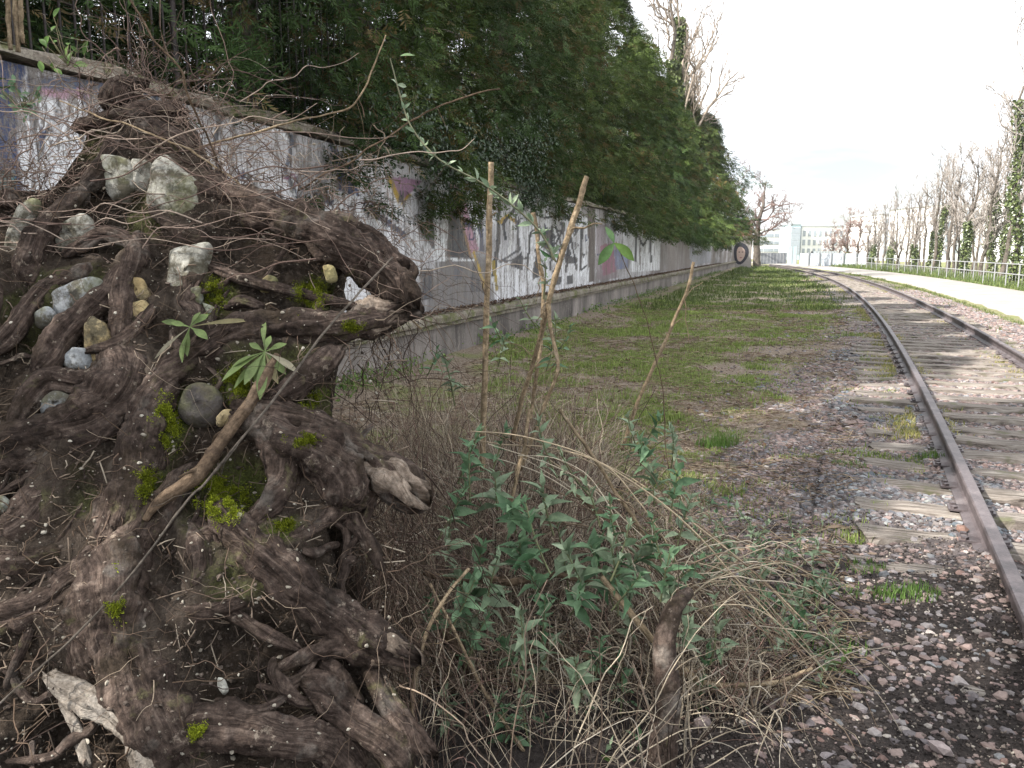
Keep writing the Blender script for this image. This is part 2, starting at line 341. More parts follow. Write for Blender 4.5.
def sleeper_mesh(y,seed):
    """worn timber: an unevenly split long block"""
    L,Wd=2.65,.235; nu,nv=54,9; rs=np.random.RandomState(seed)
    a=np.linspace(-.62,L-.62,nu); 
    ringx=np.array([(-.5,-1),(-.5,-.35),(-.46,-.06),(-.3,0),(0,0),(.3,0),(.46,-.06),(.5,-.35),(.5,-1)])
    A=np.repeat(a[:,None],nv,1); B=np.repeat(ringx[None,:,0],nu,0)*Wd*(1+rs.uniform(-.12,.05)); C=np.repeat(ringx[None,:,1],nu,0)*.12
    Pn=np.stack([A*2.2,B*26+seed,C*0+seed],-1); top=(C>-.06)
    C=C-.022*np.abs(fbm(Pn,3,2))*top-.02*(fbm(np.stack([A*3,B*3,0*A+seed*3.1],-1),3,3))*top-.006
    B=B+.02*fbm(np.stack([A*4,C*9+seed,B*0+5.],-1),3,8)
    # ragged ends
    jj=rs.uniform(-.05,.03,nv); A[0]+=jj; A[-1]+=jj[::-1]
    t=np.array([slope(y),1.]);t/=np.linalg.norm(t); nn=np.array([t[1],-t[0]])
    yaw=rs.normal()*.012; ca,sa=math.cos(yaw),math.sin(yaw)
    x0=float(xL(y)); sh=rs.normal()*.05
    U=(A+sh)*ca-B*sa; W_=(A)*sa+B*ca
    V=np.stack([x0+nn[0]*U+t[0]*W_,y+nn[1]*U+t[1]*W_,C+.055+rs.uniform(-.012,.012)],-1).reshape(-1,3)
    i=np.arange(nu-1)[:,None]*nv; j=np.arange(nv-1)[None,:]; F=np.stack([i+j,i+nv+j,i+nv+j+1,i+j+1],-1).reshape(-1,4)
    cc=[np.array([[k,k+1,nv-2-k,nv-1-k] for k in range(0,4)]),]; cc.append(cc[0][:,::-1]+(nu-1)*nv)
    uv=np.stack([A+seed*1.7,B+seed*.37],-1).reshape(-1,2)
    return V,[F]+cc,uv
sy=[2.55]
while sy[-1]<70: sy.append(sy[-1]+.5+R.uniform(-.03,.03))
rest=Bag()
for k,y in enumerate(sy[2:22]):
    for off_ in (0,1.5):
        t=np.array([slope(y),1.]);t/=np.linalg.norm(t); nn=np.array([t[1],-t[0]]); a_=math.atan2(-t[0],t[1]); x_=float(xL(y))+off_*math.sqrt(1+slope(y)**2); bg=Bag(); c0=np.array([x_,y,.064])
        bg.add(*box(c0,(.25,.13,.012),a_))
        for sx in (-.095,.095):
            for sy_ in (-.04,.04):
                p=c0+np.array([nn[0]*sx+t[0]*sy_,nn[1]*sx+t[1]*sy_,.010]); bg.add(*box(p,(.028,.028,.02),a_+R.uniform(0,1)))
        bg.build('rail_plate',M_rail,track,False)
for k,y in enumerate(sy):
    V,F,uv=sleeper_mesh(y,k+1)
    if k<100: mesh('sleeper',V,F,M_slp,track,smooth=False,uv=uv)
    else: rest.add(V,F,None,uv)
tag(rest.build('sleeper',M_slp,track,False),kind='stuff')
# ------------------------------------------------------------------ grass, straw and litter on the ground
def blades(P,hgt,wd,C,name,lab,cat,lean=.6,parent=None,mat='grass'):
    n=len(P); a=R.uniform(0,6.283,n); d=np.stack([np.cos(a),np.sin(a),0*a],-1); l=R.uniform(0,lean,n)
    top=P+np.stack([d[:,0]*l*hgt,d[:,1]*l*hgt,hgt],-1); mid=P+np.stack([d[:,0]*l*hgt*.3,d[:,1]*l*hgt*.3,hgt*.6],-1)
    s=np.stack([-d[:,1],d[:,0],0*a],-1)*wd[:,None]/2
    V=np.stack([P-s,P+s,mid+s*.7,mid-s*.7,top],1).reshape(-1,3); b=np.arange(n)*5
    o=mesh(name,V,[np.stack([b+3,b+2,b+4],-1),np.stack([b,b+1,b+2,b+3],-1)],MA[mat],parent,attrs={'col':np.repeat(C,5,0)})
    return tag(o,lab,cat,kind='stuff')
GP=[];GH=[];GW=[];GC=[]
def grassy(n,y0,y1,x0f,x1f,h,thr,col0,col1,wd=.004):
    y=y0+(y1-y0)*R.rand(n)**1.5; x=x0f(y)+(x1f(y)-x0f(y))*R.rand(n); P=p3(x,y)
    qd=x-xL(y); w_=wdist(x,y)
    g=.62+fbm(P*.8,4,11)*1.6+fbm(P*2.6,4,12)*2.0-np.clip((.9-w_)*1.2,0,1)*.4-np.clip((4.2-y)*.8,0,1)
    gv=np.clip((qd+1.9+fbm(P*2.6,4,12)*1.3+fbm(P*.8,4,11)*.8-np.clip((y-9)*.09,0,.9))*2.2,0,1)*(qd<3)
    g=g-(.75+1.0*(y<8.5))*gv+1.1*(vn(P*2.3,77)>.72)*(y>3.6)+.5*(qd>3)
    k=(g+R.normal(size=n)*.42>thr)&(wdist(x,y)>.1); P=np.stack([x[k],y[k],gz(x[k],y[k])-.004],-1); n=len(P)
    t=R.rand(n,1); GP.append(P); GH.append(h*R.uniform(.4,1.5,n)*(1+.9*(vn(P*1.7,5)>.3))*(1+P[:,1]*.012)); GW.append(wd*R.uniform(.7,1.4,n)*(1+P[:,1]*.10))
    GC.append((np.array(col0)*(1-t)+np.array(col1)*t)*R.uniform(.7,1.3,(n,1)))
grassy(290000,4.2,26,lambda y:xL(y)-np.minimum(7,1.2+y*.42),lambda y:xL(y)-.2,.026,.5,(.12,.185,.04),(.30,.36,.11))
grassy(50000,22,85,lambda y:wpt(y/.95,.3)[...,0],lambda y:xL(y)-.2,.05,.5,(.06,.10,.025),(.15,.18,.06),.006)
grassy(40000,8,60,lambda y:xL(y)+1.6,lambda y:xL(y)+3.3,.04,.9,(.07,.11,.03),(.17,.18,.07))
grassy(60000,14,90,lambda y:xL(y)+7.2,lambda y:xL(y)+12,.09,.5,(.07,.12,.03),(.17,.2,.07),.006)
blades(np.concatenate(GP),np.concatenate(GH),np.concatenate(GW),np.concatenate(GC),'grass','short patchy green grass growing between the wall, the track and the path','grass')
n=9000; s=7+55*R.rand(n)**1.6; w_=.08+.45*R.rand(n)**2; k=vn(np.stack([s*.9,0*s,0*s+4.4],-1),91)+.3*R.normal(size=n)>.0; P=wpt(s[k],w_[k]); P[:,2]=gz(P[:,0],P[:,1]); n=len(P)
V,F,ix=leaves(P+np.array([0,0,1.])*R.rand(n,1)*.14,R.normal(size=(n,3))+[0,0,.6],R.normal(size=(n,3))+[0,0,1.],R.uniform(.03,.08,n),R.uniform(.015,.035,n),(.2,1,.7,.05))
t=R.rand(n,1); tag(mesh('weeds',V,F,MA['leaf'],attrs={'col':(np.array((.06,.12,.025))*(1-t)+np.array((.17,.26,.06))*t)[ix]}),'fresh green weeds growing in patches along the foot of the wall','weeds',kind='stuff')
# bits of green and straw hugging the rails
def tuft(u,v,n,spread,h,c0,c1,name,lab,cat):
    p=onZ(u,v,.03); a=R.uniform(0,6.28,n); r_=spread*np.sqrt(R.rand(n)); x=p[0]+np.cos(a)*r_*1.5; y=p[1]+np.sin(a)*r_
    P=np.stack([x,y,gz(x,y)],-1); t=R.rand(n,1)
    blades(P,h*R.uniform(.4,1.2,n),.004*R.uniform(.6,1.3,n),np.array(c0)*(1-t)+np.array(c1)*t,name,lab,cat,.9); o=bpy.context.scene.objects[-1]
    return o
for u,v,n,s,h,lb in [(905,602,260,.10,.05,'small bright green grass tuft on the dark soil'),(870,598,120,.08,.03,'low green tuft just left of the bright one'),(865,572,110,.07,.04,'thin grass tuft among grey stones left of the rail'),
   (840,655,60,.08,.05,'sparse green weed at the edge of the dry stems'),(717,440,300,.13,.13,'taller green grass tuft at the edge of the gravel'),(930,460,160,.08,.06,'green tuft against the left rail between sleepers'),(850,468,130,.09,.04,'flat green tuft at the sleeper ends'),(596,452,200,.2,.12,'green tuft behind the upright canes')]:
    p=onZ(u,v,.03); a=R.uniform(0,6.28,n); r_=s*np.sqrt(R.rand(n)); x=p[0]+np.cos(a)*r_*1.5; y=p[1]+np.sin(a)*r_; t=R.rand(n,1)
    o=blades(np.stack([x,y,gz(x,y)],-1),h*R.uniform(.4,1.2,n),.005*R.uniform(.6,1.3,n),np.array((.06,.13,.02))*(1-t)+np.array((.14,.22,.06))*t,'grass_tuft',None,None,.9)
    del o['kind']; tag(o,lb,'grass tuft',group='grass tufts near the track')
n=42000; y=2.6+60*R.rand(n)**1.6; side=R.rand(n)
qq=np.where(side<.5,-.16-np.abs(R.normal(size=n))*.16,np.where(side<.62,.14+np.abs(R.normal(size=n))*.08,1.5*1.08+R.choice([-1,1],n)*(.12+np.abs(R.normal(size=n))*.10)))
x=xL(y)+qq; k=(vn(p3(x,y)*.55,31)+.3*vn(p3(x,y)*2.2,32)>-.12)&(y>6.5); P=np.stack([x,y,gz(x,y)+.01],-1)[k]; n=len(P); t=R.rand(n,1)
blades(P,.035*R.uniform(.4,1.6,n),.006*R.uniform(.7,1.3,n)*(1+P[:,1]*.04),(np.array((.17,.20,.045))*(1-t)+np.array((.42,.36,.15))*t)*R.uniform(.7,1.2,(n,1)),'dry_grass','yellowish moss and dry grass fringing both rails','dry grass',1.4)
# straw + twigs lying flat
n=24000; y=2.6+22*R.rand(n)**1.7; x=wpt(y/.95,0)[...,0]+.2+(xL(y)-.9-wpt(y/.95,0)[...,0])*R.rand(n)**1.1
k=(vn(p3(x,y)*.9,41)+.25*R.normal(size=n)>-.15)|(y<4.5); x,y=x[k],y[k]; n=len(x); a=R.uniform(0,3.14,n); L=R.uniform(.03,.16,n)
c=np.stack([x,y,gz(x,y)+.008],-1); d=np.stack([np.cos(a),np.sin(a),R.normal(size=n)*.12],-1)*L[:,None]
P=np.stack([c-d,c+np.stack([0*x,0*x,.01*R.rand(n)],-1)+R.normal(size=(n,3))*.006,c+d],1)
V,F,ix=strands(P,np.repeat((R.uniform(.0008,.0022,n)*(1+y*.08))[:,None],3,1),3)
C=np.array([(.34,.27,.18),(.22,.16,.11),(.13,.09,.065),(.42,.36,.27)])[R.choice(4,n,p=[.3,.35,.25,.1])]*R.uniform(.7,1.2,(n,1))
tag(mesh('dry_straw',V,F,MA['strand'],attrs={'col':C[ix]}),'dry straw and small twigs lying over the ground beside the wall','straw',kind='stuff')
n=5200; y=2.8+20*R.rand(n)**1.5; x=wpt(y/.95,0)[...,0]+.15+(xL(y)-.7-wpt(y/.95,0)[...,0])*R.rand(n)**1.6; P=np.stack([x,y,gz(x,y)+.012],-1)
V,F,ix=leaves(P,R.normal(size=(n,3))*(1,1,.25),np.array([0,0,1.])+R.normal(size=(n,3))*.4,R.uniform(.025,.06,n),R.uniform(.015,.03,n),droop=-.2)
C=np.array([(.16,.10,.07),(.11,.075,.055),(.24,.18,.13)])[R.choice(3,n)]*R.uniform(.6,1.2,(n,1))
tag(mesh('dead_leaves',V,F,MA['litter'],attrs={'col':C[ix]}),'brown dead leaves scattered along the foot of the wall','leaf litter',kind='stuff')
# ------------------------------------------------------------------ graffiti wall
TOP=2.74
def wsz(u,v):          # photo position -> place on the wall face
    d=ray(u,v); t=(WPERP)/(-(d@WN)); p=EYE+d*t; return float(p@WD),float(p[2])
def wtop(s): return TOP+.05*np.interp(s,[0,5,8,12,90],[.3,1.6,.8,0,0])
S=[1.5]
while S[-1]<88: S.append(S[-1]+max(.022,S[-1]**2/3745*1.1))
S=np.array(S); NZ=120; S2=np.repeat(S[:,None],NZ,1); T2=np.linspace(0,1,NZ)[None,:]*np.ones((len(S),1))
ZT=wtop(S2)-.02; Z2=-.25+T2*(ZT+.25)
rel=.02*fbm(np.stack([S2*.7,Z2*.9,0*S2],-1),3,61)+.010*fbm(np.stack([S2*7,Z2*7,0*S2],-1),3,62)
LEDGE=.63
rel=rel+np.where(Z2<LEDGE,.16,0)
V=wpt(S2,rel,Z2).reshape(-1,3)
i=np.arange(len(S)-1)[:,None]*NZ; j=np.arange(NZ-1)[None,:]
F=np.stack([i+j,i+NZ+j,i+NZ+j+1,i+j+1],-1).reshape(-1,4)
# paint
wb=np.stack([S2*1.3,Z2*2,0*S2],-1)
SS_=S2+(.02+.002*S2)*fbm(wb*3,3,63); ZZ_=Z2+.025*fbm(wb*3,3,64)
base=np.zeros(S2.shape+(3,)); nz=fbm(np.stack([S2*.5,Z2*1.1,0*S2],-1),4,65); ns=fbm(np.stack([S2*2.2,Z2*.8,0*S2],-1),4,66)
white=np.array((.68,.68,.71)); grey=np.array((.20,.19,.19)); brown=np.array((.16,.13,.115))
tw=np.clip(.95+nz*1.8+ns*1.3,0,1)[...,None]; base=grey*(1-tw)+white*tw
far=np.clip((S2-24)/5,0,1)[...,None]*np.clip(.55+ns*2,0,1)[...,None]; base=base*(1-far)+np.array((.21,.18,.17))*far
low=(Z2<LEDGE)[...,None]; base=np.where(low,np.array((.19,.168,.155))*(1+1.4*ns[...,None]),base)
topn=np.clip((Z2-(ZT-.45-.3*nz))/.25,0,1)[...,None]*.35; base=base*(1-topn)+brown*topn
def inpoly(poly):
    q=[wsz(*p) for p in poly]; r=np.zeros(S2.shape,bool)
    for a in range(len(q)):
        (x1,y1),(x2,y2)=q[a],q[a-1]
        with np.errstate(divide='ignore',invalid='ignore'):
            c=((y1>ZZ_)!=(y2>ZZ_))&(SS_<(x2-x1)*(ZZ_-y1)/(y2-y1+1e-12)+x1)
        r^=c
    return r
def fill(poly,c,a=.92):
    k=inpoly(poly)&(Z2>LEDGE); base[k]=base[k]*(1-a)+np.array(c)*a
def stroke(pts,wpx,c,a=.95):
    for (u0,v0),(u1,v1) in zip(pts[:-1],pts[1:]):
        dx,dy=u1-u0,v1-v0; L=math.hypot(dx,dy); nx_,ny=-dy/L*wpx/2,dx/L*wpx/2; ex,ey=dx/L*wpx*.3,dy/L*wpx*.3
        fill([(u0-ex+nx_,v0-ey+ny),(u1+ex+nx_,v1+ey+ny),(u1+ex-nx_,v1+ey-ny),(u0-ex-nx_,v0-ey-ny)],c,a)
BL=(.035,.038,.045); NV=(.018,.035,.105); WH=(.78,.79,.82); DG=(.10,.10,.11)
fill([(-60,60),(26,60),(22,95),(18,140),(24,190),(-60,240)],NV); fill([(-60,170),(16,170),(10,240),(-60,240)],(.07,.16,.16))
fill([(26,75),(110,78),(104,98),(30,92)],(.08,.10,.16)); fill([(34,84),(96,92),(90,100),(36,94)],(.42,.26,.32))
stroke([(22,100),(30,130),(24,160),(30,190)],7,WH); stroke([(32,105),(42,150),(34,190)],3,BL); stroke([(58,100),(50,150),(44,200)],3,BL); fill([(38,100),(58,100),(46,190),(36,190)],WH)
fill([(66,100),(84,100),(72,180),(56,190)],WH); stroke([(86,95),(100,150)],4,(.09,.11,.17)); fill([(104,78),(160,88),(158,104),(104,96)],(.12,.16,.24)); stroke([(120,90),(150,120)],5,WH)
fill([(252,98),(292,132),(288,142),(250,112)],WH); stroke([(275,108),(296,146)],5,BL); stroke([(300,120),(285,170),(300,200)],4,(.12,.13,.16)); stroke([(230,95),(212,150),(232,200)],5,DG)
fill([(330,140),(352,170),(362,196),(338,190)],NV); fill([(300,160),(330,170),(322,220),(300,210)],DG,.6)
stroke([(366,209),(385,220),(404,236)],6,(.055,.065,.10)); stroke([(366,204),(385,213),(404,228)],3,(.5,.5,.52))
fill([(386,176),(424,180),(401,204)],(.30,.16,.26)); stroke([(389,178),(401,203)],5,(.38,.26,.04)); stroke([(401,203),(410,196)],4,(.45,.3,.05))
fill([(402,204),(430,180),(434,205),(412,222)],(.3,.3,.32),.6)
fill([(436,180),(449,180),(447,262),(434,262)],WH); fill([(434,206),(421,232),(434,250)],DG); fill([(422,268),(434,268),(434,300),(419,300)],DG)
fill([(449,183),(456,197),(472,258),(448,257)],(.075,.078,.085)); fill([(452,182),(462,190),(479,250),(471,254)],(.42,.24,.31)); stroke([(451,184),(471,256)],2.5,(.3,.2,.12)); stroke([(474,252),(486,290)],3,(.46,.32,.08))
fill([(473,262),(485,292),(470,292)],DG); stroke([(446,259),(474,260)],2,WH); fill([(454,266),(464,264),(463,280),(455,280)],(.15,.15,.17)); stroke([(479,190),(482,250)],4,(.12,.12,.15))
stroke([(499,190),(498,240),(494,276)],4,BL); stroke([(513,190),(511,240),(508,270)],2.2,(.7,.7,.7)); stroke([(494,262),(497,290)],3,(.35,.26,.05))
stroke([(500,222),(508,216),(516,221)],4,(.42,.27,.04)); stroke([(516,208),(503,224),(506,240)],3,BL); stroke([(516,215),(520,250),(500,262)],2.5,DG); fill([(512,262),(522,252),(523,270),(510,266)],BL); stroke([(505,262),(530,258)],2,DG)
fill([(528,205),(588,218),(590,276),(528,284)],WH,.55)
for pl in ([(545,225),(556,236),(553,262),(543,246)],[(563,252),(578,258),(577,263),(566,264)],[(566,246),(572,252),(567,262)],[(573,240),(579,246),(575,250)],[(556,277),(562,277),(561,284),(555,286)],[(567,276),(573,274),(573,284),(567,284)],[(534,262),(540,258),(540,276),(533,280)],[(580,252),(586,254),(584,258)],[(560,222),(566,222),(564,240)],[(574,222),(579,230),(575,236)]): fill(pl,BL)
stroke([(540,230),(536,262),(548,284)],2,BL); stroke([(556,226),(562,250),(556,284)],1.8,BL); stroke([(583,226),(580,262)],1.6,BL)
fill([(587,186),(596,188),(594,282),(589,282)],(.075,.055,.045)); stroke([(597,246),(597,258),(601,258)],1.6,WH)
fill([(596,225),(616,225),(618,278),(596,280)],(.24,.19,.21),.8); fill([(600,246),(612,240),(616,272),(603,276)],(.30,.11,.17),.75); fill([(614,250),(628,246),(628,268),(616,270)],(.14,.18,.33),.7); fill([(606,217),(620,220),(618,244),(606,244)],(.5,.5,.54),.7)
fill([(630,222),(660,228),(660,270),(631,272)],WH,.9); stroke([(640,226),(640,270)],1.5,(.3,.28,.28)); stroke([(651,230),(650,262)],1.2,(.3,.28,.28))
fill([(661,228),(688,233),(688,268),(661,272)],(.20,.175,.165),.8); fill([(690,233),(711,238),(711,262),(690,266)],(.30,.31,.35),.8)
rg=np.random.RandomState(8)
for k in range(60):      # quick spray tags
    u=rg.uniform(20,600); v0_=np.interp(u,[0,300,600],[130,190,246])+rg.uniform(-14,16); sc_=np.interp(u,[0,600],[15,5]); c=[BL,NV,(.5,.5,.52),(.16,.05,.09)][rg.choice(4,p=[.5,.15,.25,.1])]; pts=[(u,v0_)]
    for _ in range(rg.randint(4,9)): pts.append((pts[-1][0]+rg.uniform(-.35,1)*sc_*.5,v0_+rg.uniform(-1,1)*sc_))
    stroke(pts,sc_*.17,c,.92)
for pts in ([(528,270),(530,232),(540,226),(545,240),(535,250),(547,268)],[(551,270),(552,226),(562,232),(556,244),(563,256),(553,272)],[(566,272),(570,232),(577,270)],[(581,228),(581,270),(587,266)],[(530,212),(545,218),(560,216),(586,224)],[(636,262),(636,232),(643,246),(650,234),(651,262)]): stroke(pts,2.0,BL)
m=Mat('painted_wall',.88,.2); paint=m.attr('paint'); st=m.noise(1,7,.72,m.map(m.co.outputs['UV'],(9,1.4,1)),.5); f=m.noise(28,6,.75); big=m.noise(1.1,5,.65)
conc=m.ramp(f,[(.3,(.10,.085,.075)),(.7,(.26,.235,.215))])
f2=m.noise(1,6,.8,m.map(m.co.outputs['UV'],(42,13,1)),.4); er=m.math('ADD',m.math('MULTIPLY',st,.5),m.math('MULTIPLY',f2,.5))
c=m.mix(m.ramp(er,[(.485,0),(.55,.9)]),paint,conc)
drk=m.noise(1,6,.7,m.map(m.co.outputs['UV'],(14,.9,1)),.3); c=m.mix(m.ramp(drk,[(.54,0),(.66,.85)]),c,(.05,.045,.043))
c=m.mix(1,c,m.ramp(m.noise(90,3,.7),[(.3,.72),(.65,1.1)]),'MULTIPLY')
m.col(c); b=m.bump(er,.5,.02); m.bump(f,.5,.012,b)
wall=mesh('graffiti_wall',V,F,m.m,attrs={'paint':base.reshape(-1,3)},uv=np.stack([S2,Z2],-1).reshape(-1,2))
tag(wall,'long weathered concrete wall covered in peeling white and dark graffiti','wall')
# back body of the wall so that it has thickness
def slab(name,s0,s1,w0,w1,z0,z1,mat,parent,ds=.6,rough=.01,seed=0):
    ss=np.arange(s0,s1+ds,ds); ring=[(w0,z0),(w1,z0)]+[(w1,z0+(z1-z0)*.55),(w1-.015,z1-.01)]+[((w0+w1)/2,z1),(w0,z1-.01)]
    V=[]
    for a,(w_,z_) in enumerate(ring):
        p=np.stack([ss*1.4,0*ss+a*3.3,0*ss+seed],-1); zz=z_+(wtop(ss)-TOP if z0>2 else 0)
        V.append(wpt(ss,w_+rough*2*fbm(p*2,3,71),zz+rough*fbm(p*2,3,72)*2))
    V=np.stack(V,1); k=len(ring); n=len(ss); i=np.arange(n-1)[:,None]*k; j=np.arange(k)[None,:]; j2=(j+1)%k
    F=np.stack([i+j,i+k+j,i+k+j2,i+j2],-1).reshape(-1,4)
    o=mesh(name,V.reshape(-1,3),F,mat,parent,smooth=False,uv=np.stack([np.repeat(ss,k),np.tile(np.arange(k)*.1,n)],-1)); return o
m=Mat('mossy_ledge_stone',.92,.15); n=m.noise(5,6,.7); f=m.noise(40,5,.7)
c=m.ramp(n,[(.3,(.10,.085,.07)),(.5,(.23,.20,.165)),(.7,(.33,.30,.25))]); c=m.mix(m.ramp(m.noise(3.1,5,.7),[(.5,0),(.6,.8)]),c,(.12,.13,.045)); c=m.mix(1,c,m.ramp(f,[(.3,.55),(.7,1.15)]),'MULTIPLY'); m.col(c); b=m.bump(n,.5,.03); m.bump(f,.5,.01,b); M_ledge=m.m
slab('ledge',1.5,88,.0,.27,LEDGE,LEDGE+.115,M_ledge,wall,.25,.012,1)
slab('ledge_foot',1.5,88,.10,.215,LEDGE-.07,LEDGE-.002,M_ledge,wall,.3,.006,2)
slab('coping',1.5,88,-.45,.05,TOP-.0,TOP+.10,M_ledge,wall,.22,.03,3)
slab('wall_back',1.5,88,-.40,-.03,-.3,TOP-.01,M_ledge,wall,2,0,4)
# litter on ledge
n=9000; s=3+60*R.rand(n)**1.8; P=wpt(s,R.uniform(.02,.26,n),LEDGE+.125+R.rand(n)*.02)
V,F,ix=leaves(P,R.normal(size=(n,3))*(1,1,.3),np.array([0,0,1.])+R.normal(size=(n,3))*.5,R.uniform(.03,.07,n),R.uniform(.01,.03,n),droop=-.1)
C=np.array([(.13,.075,.05),(.09,.06,.045),(.2,.14,.1)])[R.choice(3,n)]*R.uniform(.6,1.2,(n,1))
tag(mesh('leaf_litter',V,F,MA['litter'],attrs={'col':C[ix]}),'reddish brown leaf litter lying on the wall ledge','leaf litter',kind='stuff')
# raised soil behind the wall
ss=np.arange(-14,92,1.0); ww=np.array([-.30,-.6,-1.2,-2.5,-5,-10,-40.]); A,B=np.meshgrid(ss,ww,indexing='ij')
V=wpt(A,B,TOP+.03+.06*fbm(np.stack([A,B,0*A],-1),3,9)+np.clip(-B-.6,0,3)*.12).reshape(-1,3); k=len(ww)
i=np.arange(len(ss)-1)[:,None]*k; j=np.arange(k-1)[None,:]
m=Mat('bank_soil',.95,.1); f=m.noise(25,5,.7); m.col(m.ramp(f,[(.3,(.03,.022,.016)),(.7,(.12,.085,.06))])); m.bump(f,.6,.03); M_soil2=m.m
tag(mesh('upper_ground',V,np.stack([i+j+1,i+k+j+1,i+k+j,i+j],-1).reshape(-1,4),M_soil2),kind='structure')
# iron railing on top
m=Mat('dark_iron',.6,.4); f=m.noise(40,4,.7); m.col(m.ramp(f,[(.35,(.012,.011,.011)),(.7,(.05,.035,.03))])); M_iron=m.m
rl=empty('iron_railing',tuple(wpt(8,-.5,TOP)),'dark iron railing with vertical bars standing on the wall top behind the roots','railing')
def barobj(name,p0,p1,r,mat,parent,k=6):
    V,F,ix=strands(np.array([[p0,p1]]),np.array([[r,r]]),k,np.array([.3,.2,.93]) if abs(p1[2]-p0[2])<.5 else np.array([1.,0,0])); return mesh(name,V,F,mat,parent,smooth=True)
for k_,s in enumerate(np.arange(2.6,13.2,.135)[:80]): 
    b_=barobj('bar',wpt(s,-.5,TOP),wpt(s,-.5,TOP+1.9),.010,M_iron,rl)
for z_ in (.28,1.75): barobj('rail',wpt(2.5,-.5,TOP+z_),wpt(13.4,-.5,TOP+z_),.018,M_iron,rl)
for s in (2.5,6.1,9.7,13.3): barobj('post',wpt(s,-.5,TOP-.1),wpt(s,-.5,TOP+2.0),.03,M_iron,rl)
# ------------------------------------------------------------------ trees
def grow(base,h,r0,seed,lean=(0,0),nb=9,spread=.55,depth=3,upr=.6,first=.25,twig=1.0,blen=.42):
    """bare tree: (points, radii) of trunk and of all its branches"""
    rs=np.random.RandomState(seed); tr=[];br=[]
    n=12; t=np.linspace(0,1,n); wob=np.cumsum(rs.normal(size=(n,2))*h*.012,0)
    P=np.stack([base[0]+lean[0]*t*h+wob[:,0]-wob[0,0],base[1]+lean[1]*t*h+wob[:,1]-wob[0,1],base[2]+t*h],-1); tr.append((P,r0*(1-t)**.8+.012))
    def sub(P,Rd,L,d):
        m_=nb if d==1 else int(5*twig) if d==2 else int(4*twig)
        for _ in range(m_):
            a=rs.uniform(first if d==1 else .15,.98); i_=a*(len(P)-1); j_=int(i_); f_=i_-j_; p=P[j_]*(1-f_)+P[min(j_+1,len(P)-1)]*f_
            ax=nrm(P[min(j_+1,len(P)-1)]-P[j_]+1e-6); ang=rs.uniform(0,6.283); o=nrm(np.cross(ax,[math.cos(ang),math.sin(ang),.3]))
            dr=nrm(ax*upr+o*spread*rs.uniform(.6,1.3)+np.array([0,0,.18])); l=L*rs.uniform(.5,1.1)*(1.15-.6*a); k=7 if d<3 else 5
            tt=np.linspace(0,1,k)[:,None]; w_=np.cumsum(rs.normal(size=(k,3))*l*.05,0); Q=p+dr*l*tt+(w_-w_[0])+np.array([0,0,.12*l])*tt**2
            r_=min((Rd[j_]*.55),.12)*(1-tt[:,0])**.8+.004+.001*twig
            br.append((Q,r_)); 
            if d<depth: sub(Q,r_,l*.5,d+1)
    sub(P,tr[0][1],h*blen,1)
    return tr,br
def tubes(L,k,bag=None,c=(1,1,1)):
    bag=bag or Bag()
    for n_ in set(len(p) for p,_ in L):
        q=[(p,r) for p,r in L if len(p)==n_]; P=np.stack([a for a,_ in q]); Rd=np.stack([b for _,b in q])
        V,F,ix=strands(P,Rd,k,np.array([.36,.8,.1])); ln=np.tile(np.repeat(np.linspace(0,1,n_),k),len(q)); U=np.stack([np.tile(np.arange(k)*.06,len(V)//k),ln*3],-1)
        bag.add(V,F,c,U)
    return bag
def ivy(parent,P,r,z0,z1,n,rs,c0=(.035,.07,.02),c1=(.10,.16,.05),size=.07,thick=.20):
    zz=rs.uniform(z0,z1,n); c=np.stack([np.interp(zz,P[:,2],P[:,0]),np.interp(zz,P[:,2],P[:,1]),zz],-1); a=rs.uniform(0,6.28,n)
    clump=.5+.9*(vn(np.stack([a*1.2,zz*.9,0*a],-1)+parent.location[0],3)+.4); rad=r+thick*1.3*rs.rand(n)**1.1*np.clip(clump,.0,1.8)*(.35+.65*np.sin(np.clip((zz-z0)/(z1-z0),0,1)*math.pi)**.6)
    o=np.stack([np.cos(a),np.sin(a),0*a],-1); P_=c+o*rad[:,None]
    V,F,ix=leaves(P_,o*.5+rs.normal(size=(n,3))*.6+np.array([0,0,-.5]),o+rs.normal(size=(n,3))*.4,size*rs.uniform(.6,1.3,n),size*rs.uniform(.6,1.2,n),(.5,1,.1),.15,.2)
    t=rs.rand(n,1); C=(np.array(c0)*(1-t)+np.array(c1)*t)*rs.uniform(.6,1.3,(n,1))
    mesh('ivy',V,F,MA['ivy'],parent,attrs={'col':C[ix]})
def bare_tree(pos,h,r0,seed,label,cat='tree',group=None,ivyh=0,name='bare_tree',nb=10,depth=3,spread=.55,lean=(0,0),ivc=1500,upr=.6,twig=1,tint=(.22,.17,.155),first=.25,isz=.09,blen=.42):
    t=empty(name,tuple(pos),label,cat,group); tr,br=grow(pos,h,r0,seed,lean,nb,spread,depth,upr,first,twig,blen)
    tubes(tr,8).build('trunk',MW['bark'],t); tubes(br,3,c=tint).build('crown',MA['strand'],t)
    if ivyh: ivy(t,tr[0][0],r0*.8,pos[2]+.2,pos[2]+ivyh,ivc,np.random.RandomState(seed),size=isz,c0=(.045,.07,.025),c1=(.17,.21,.07))
    return t
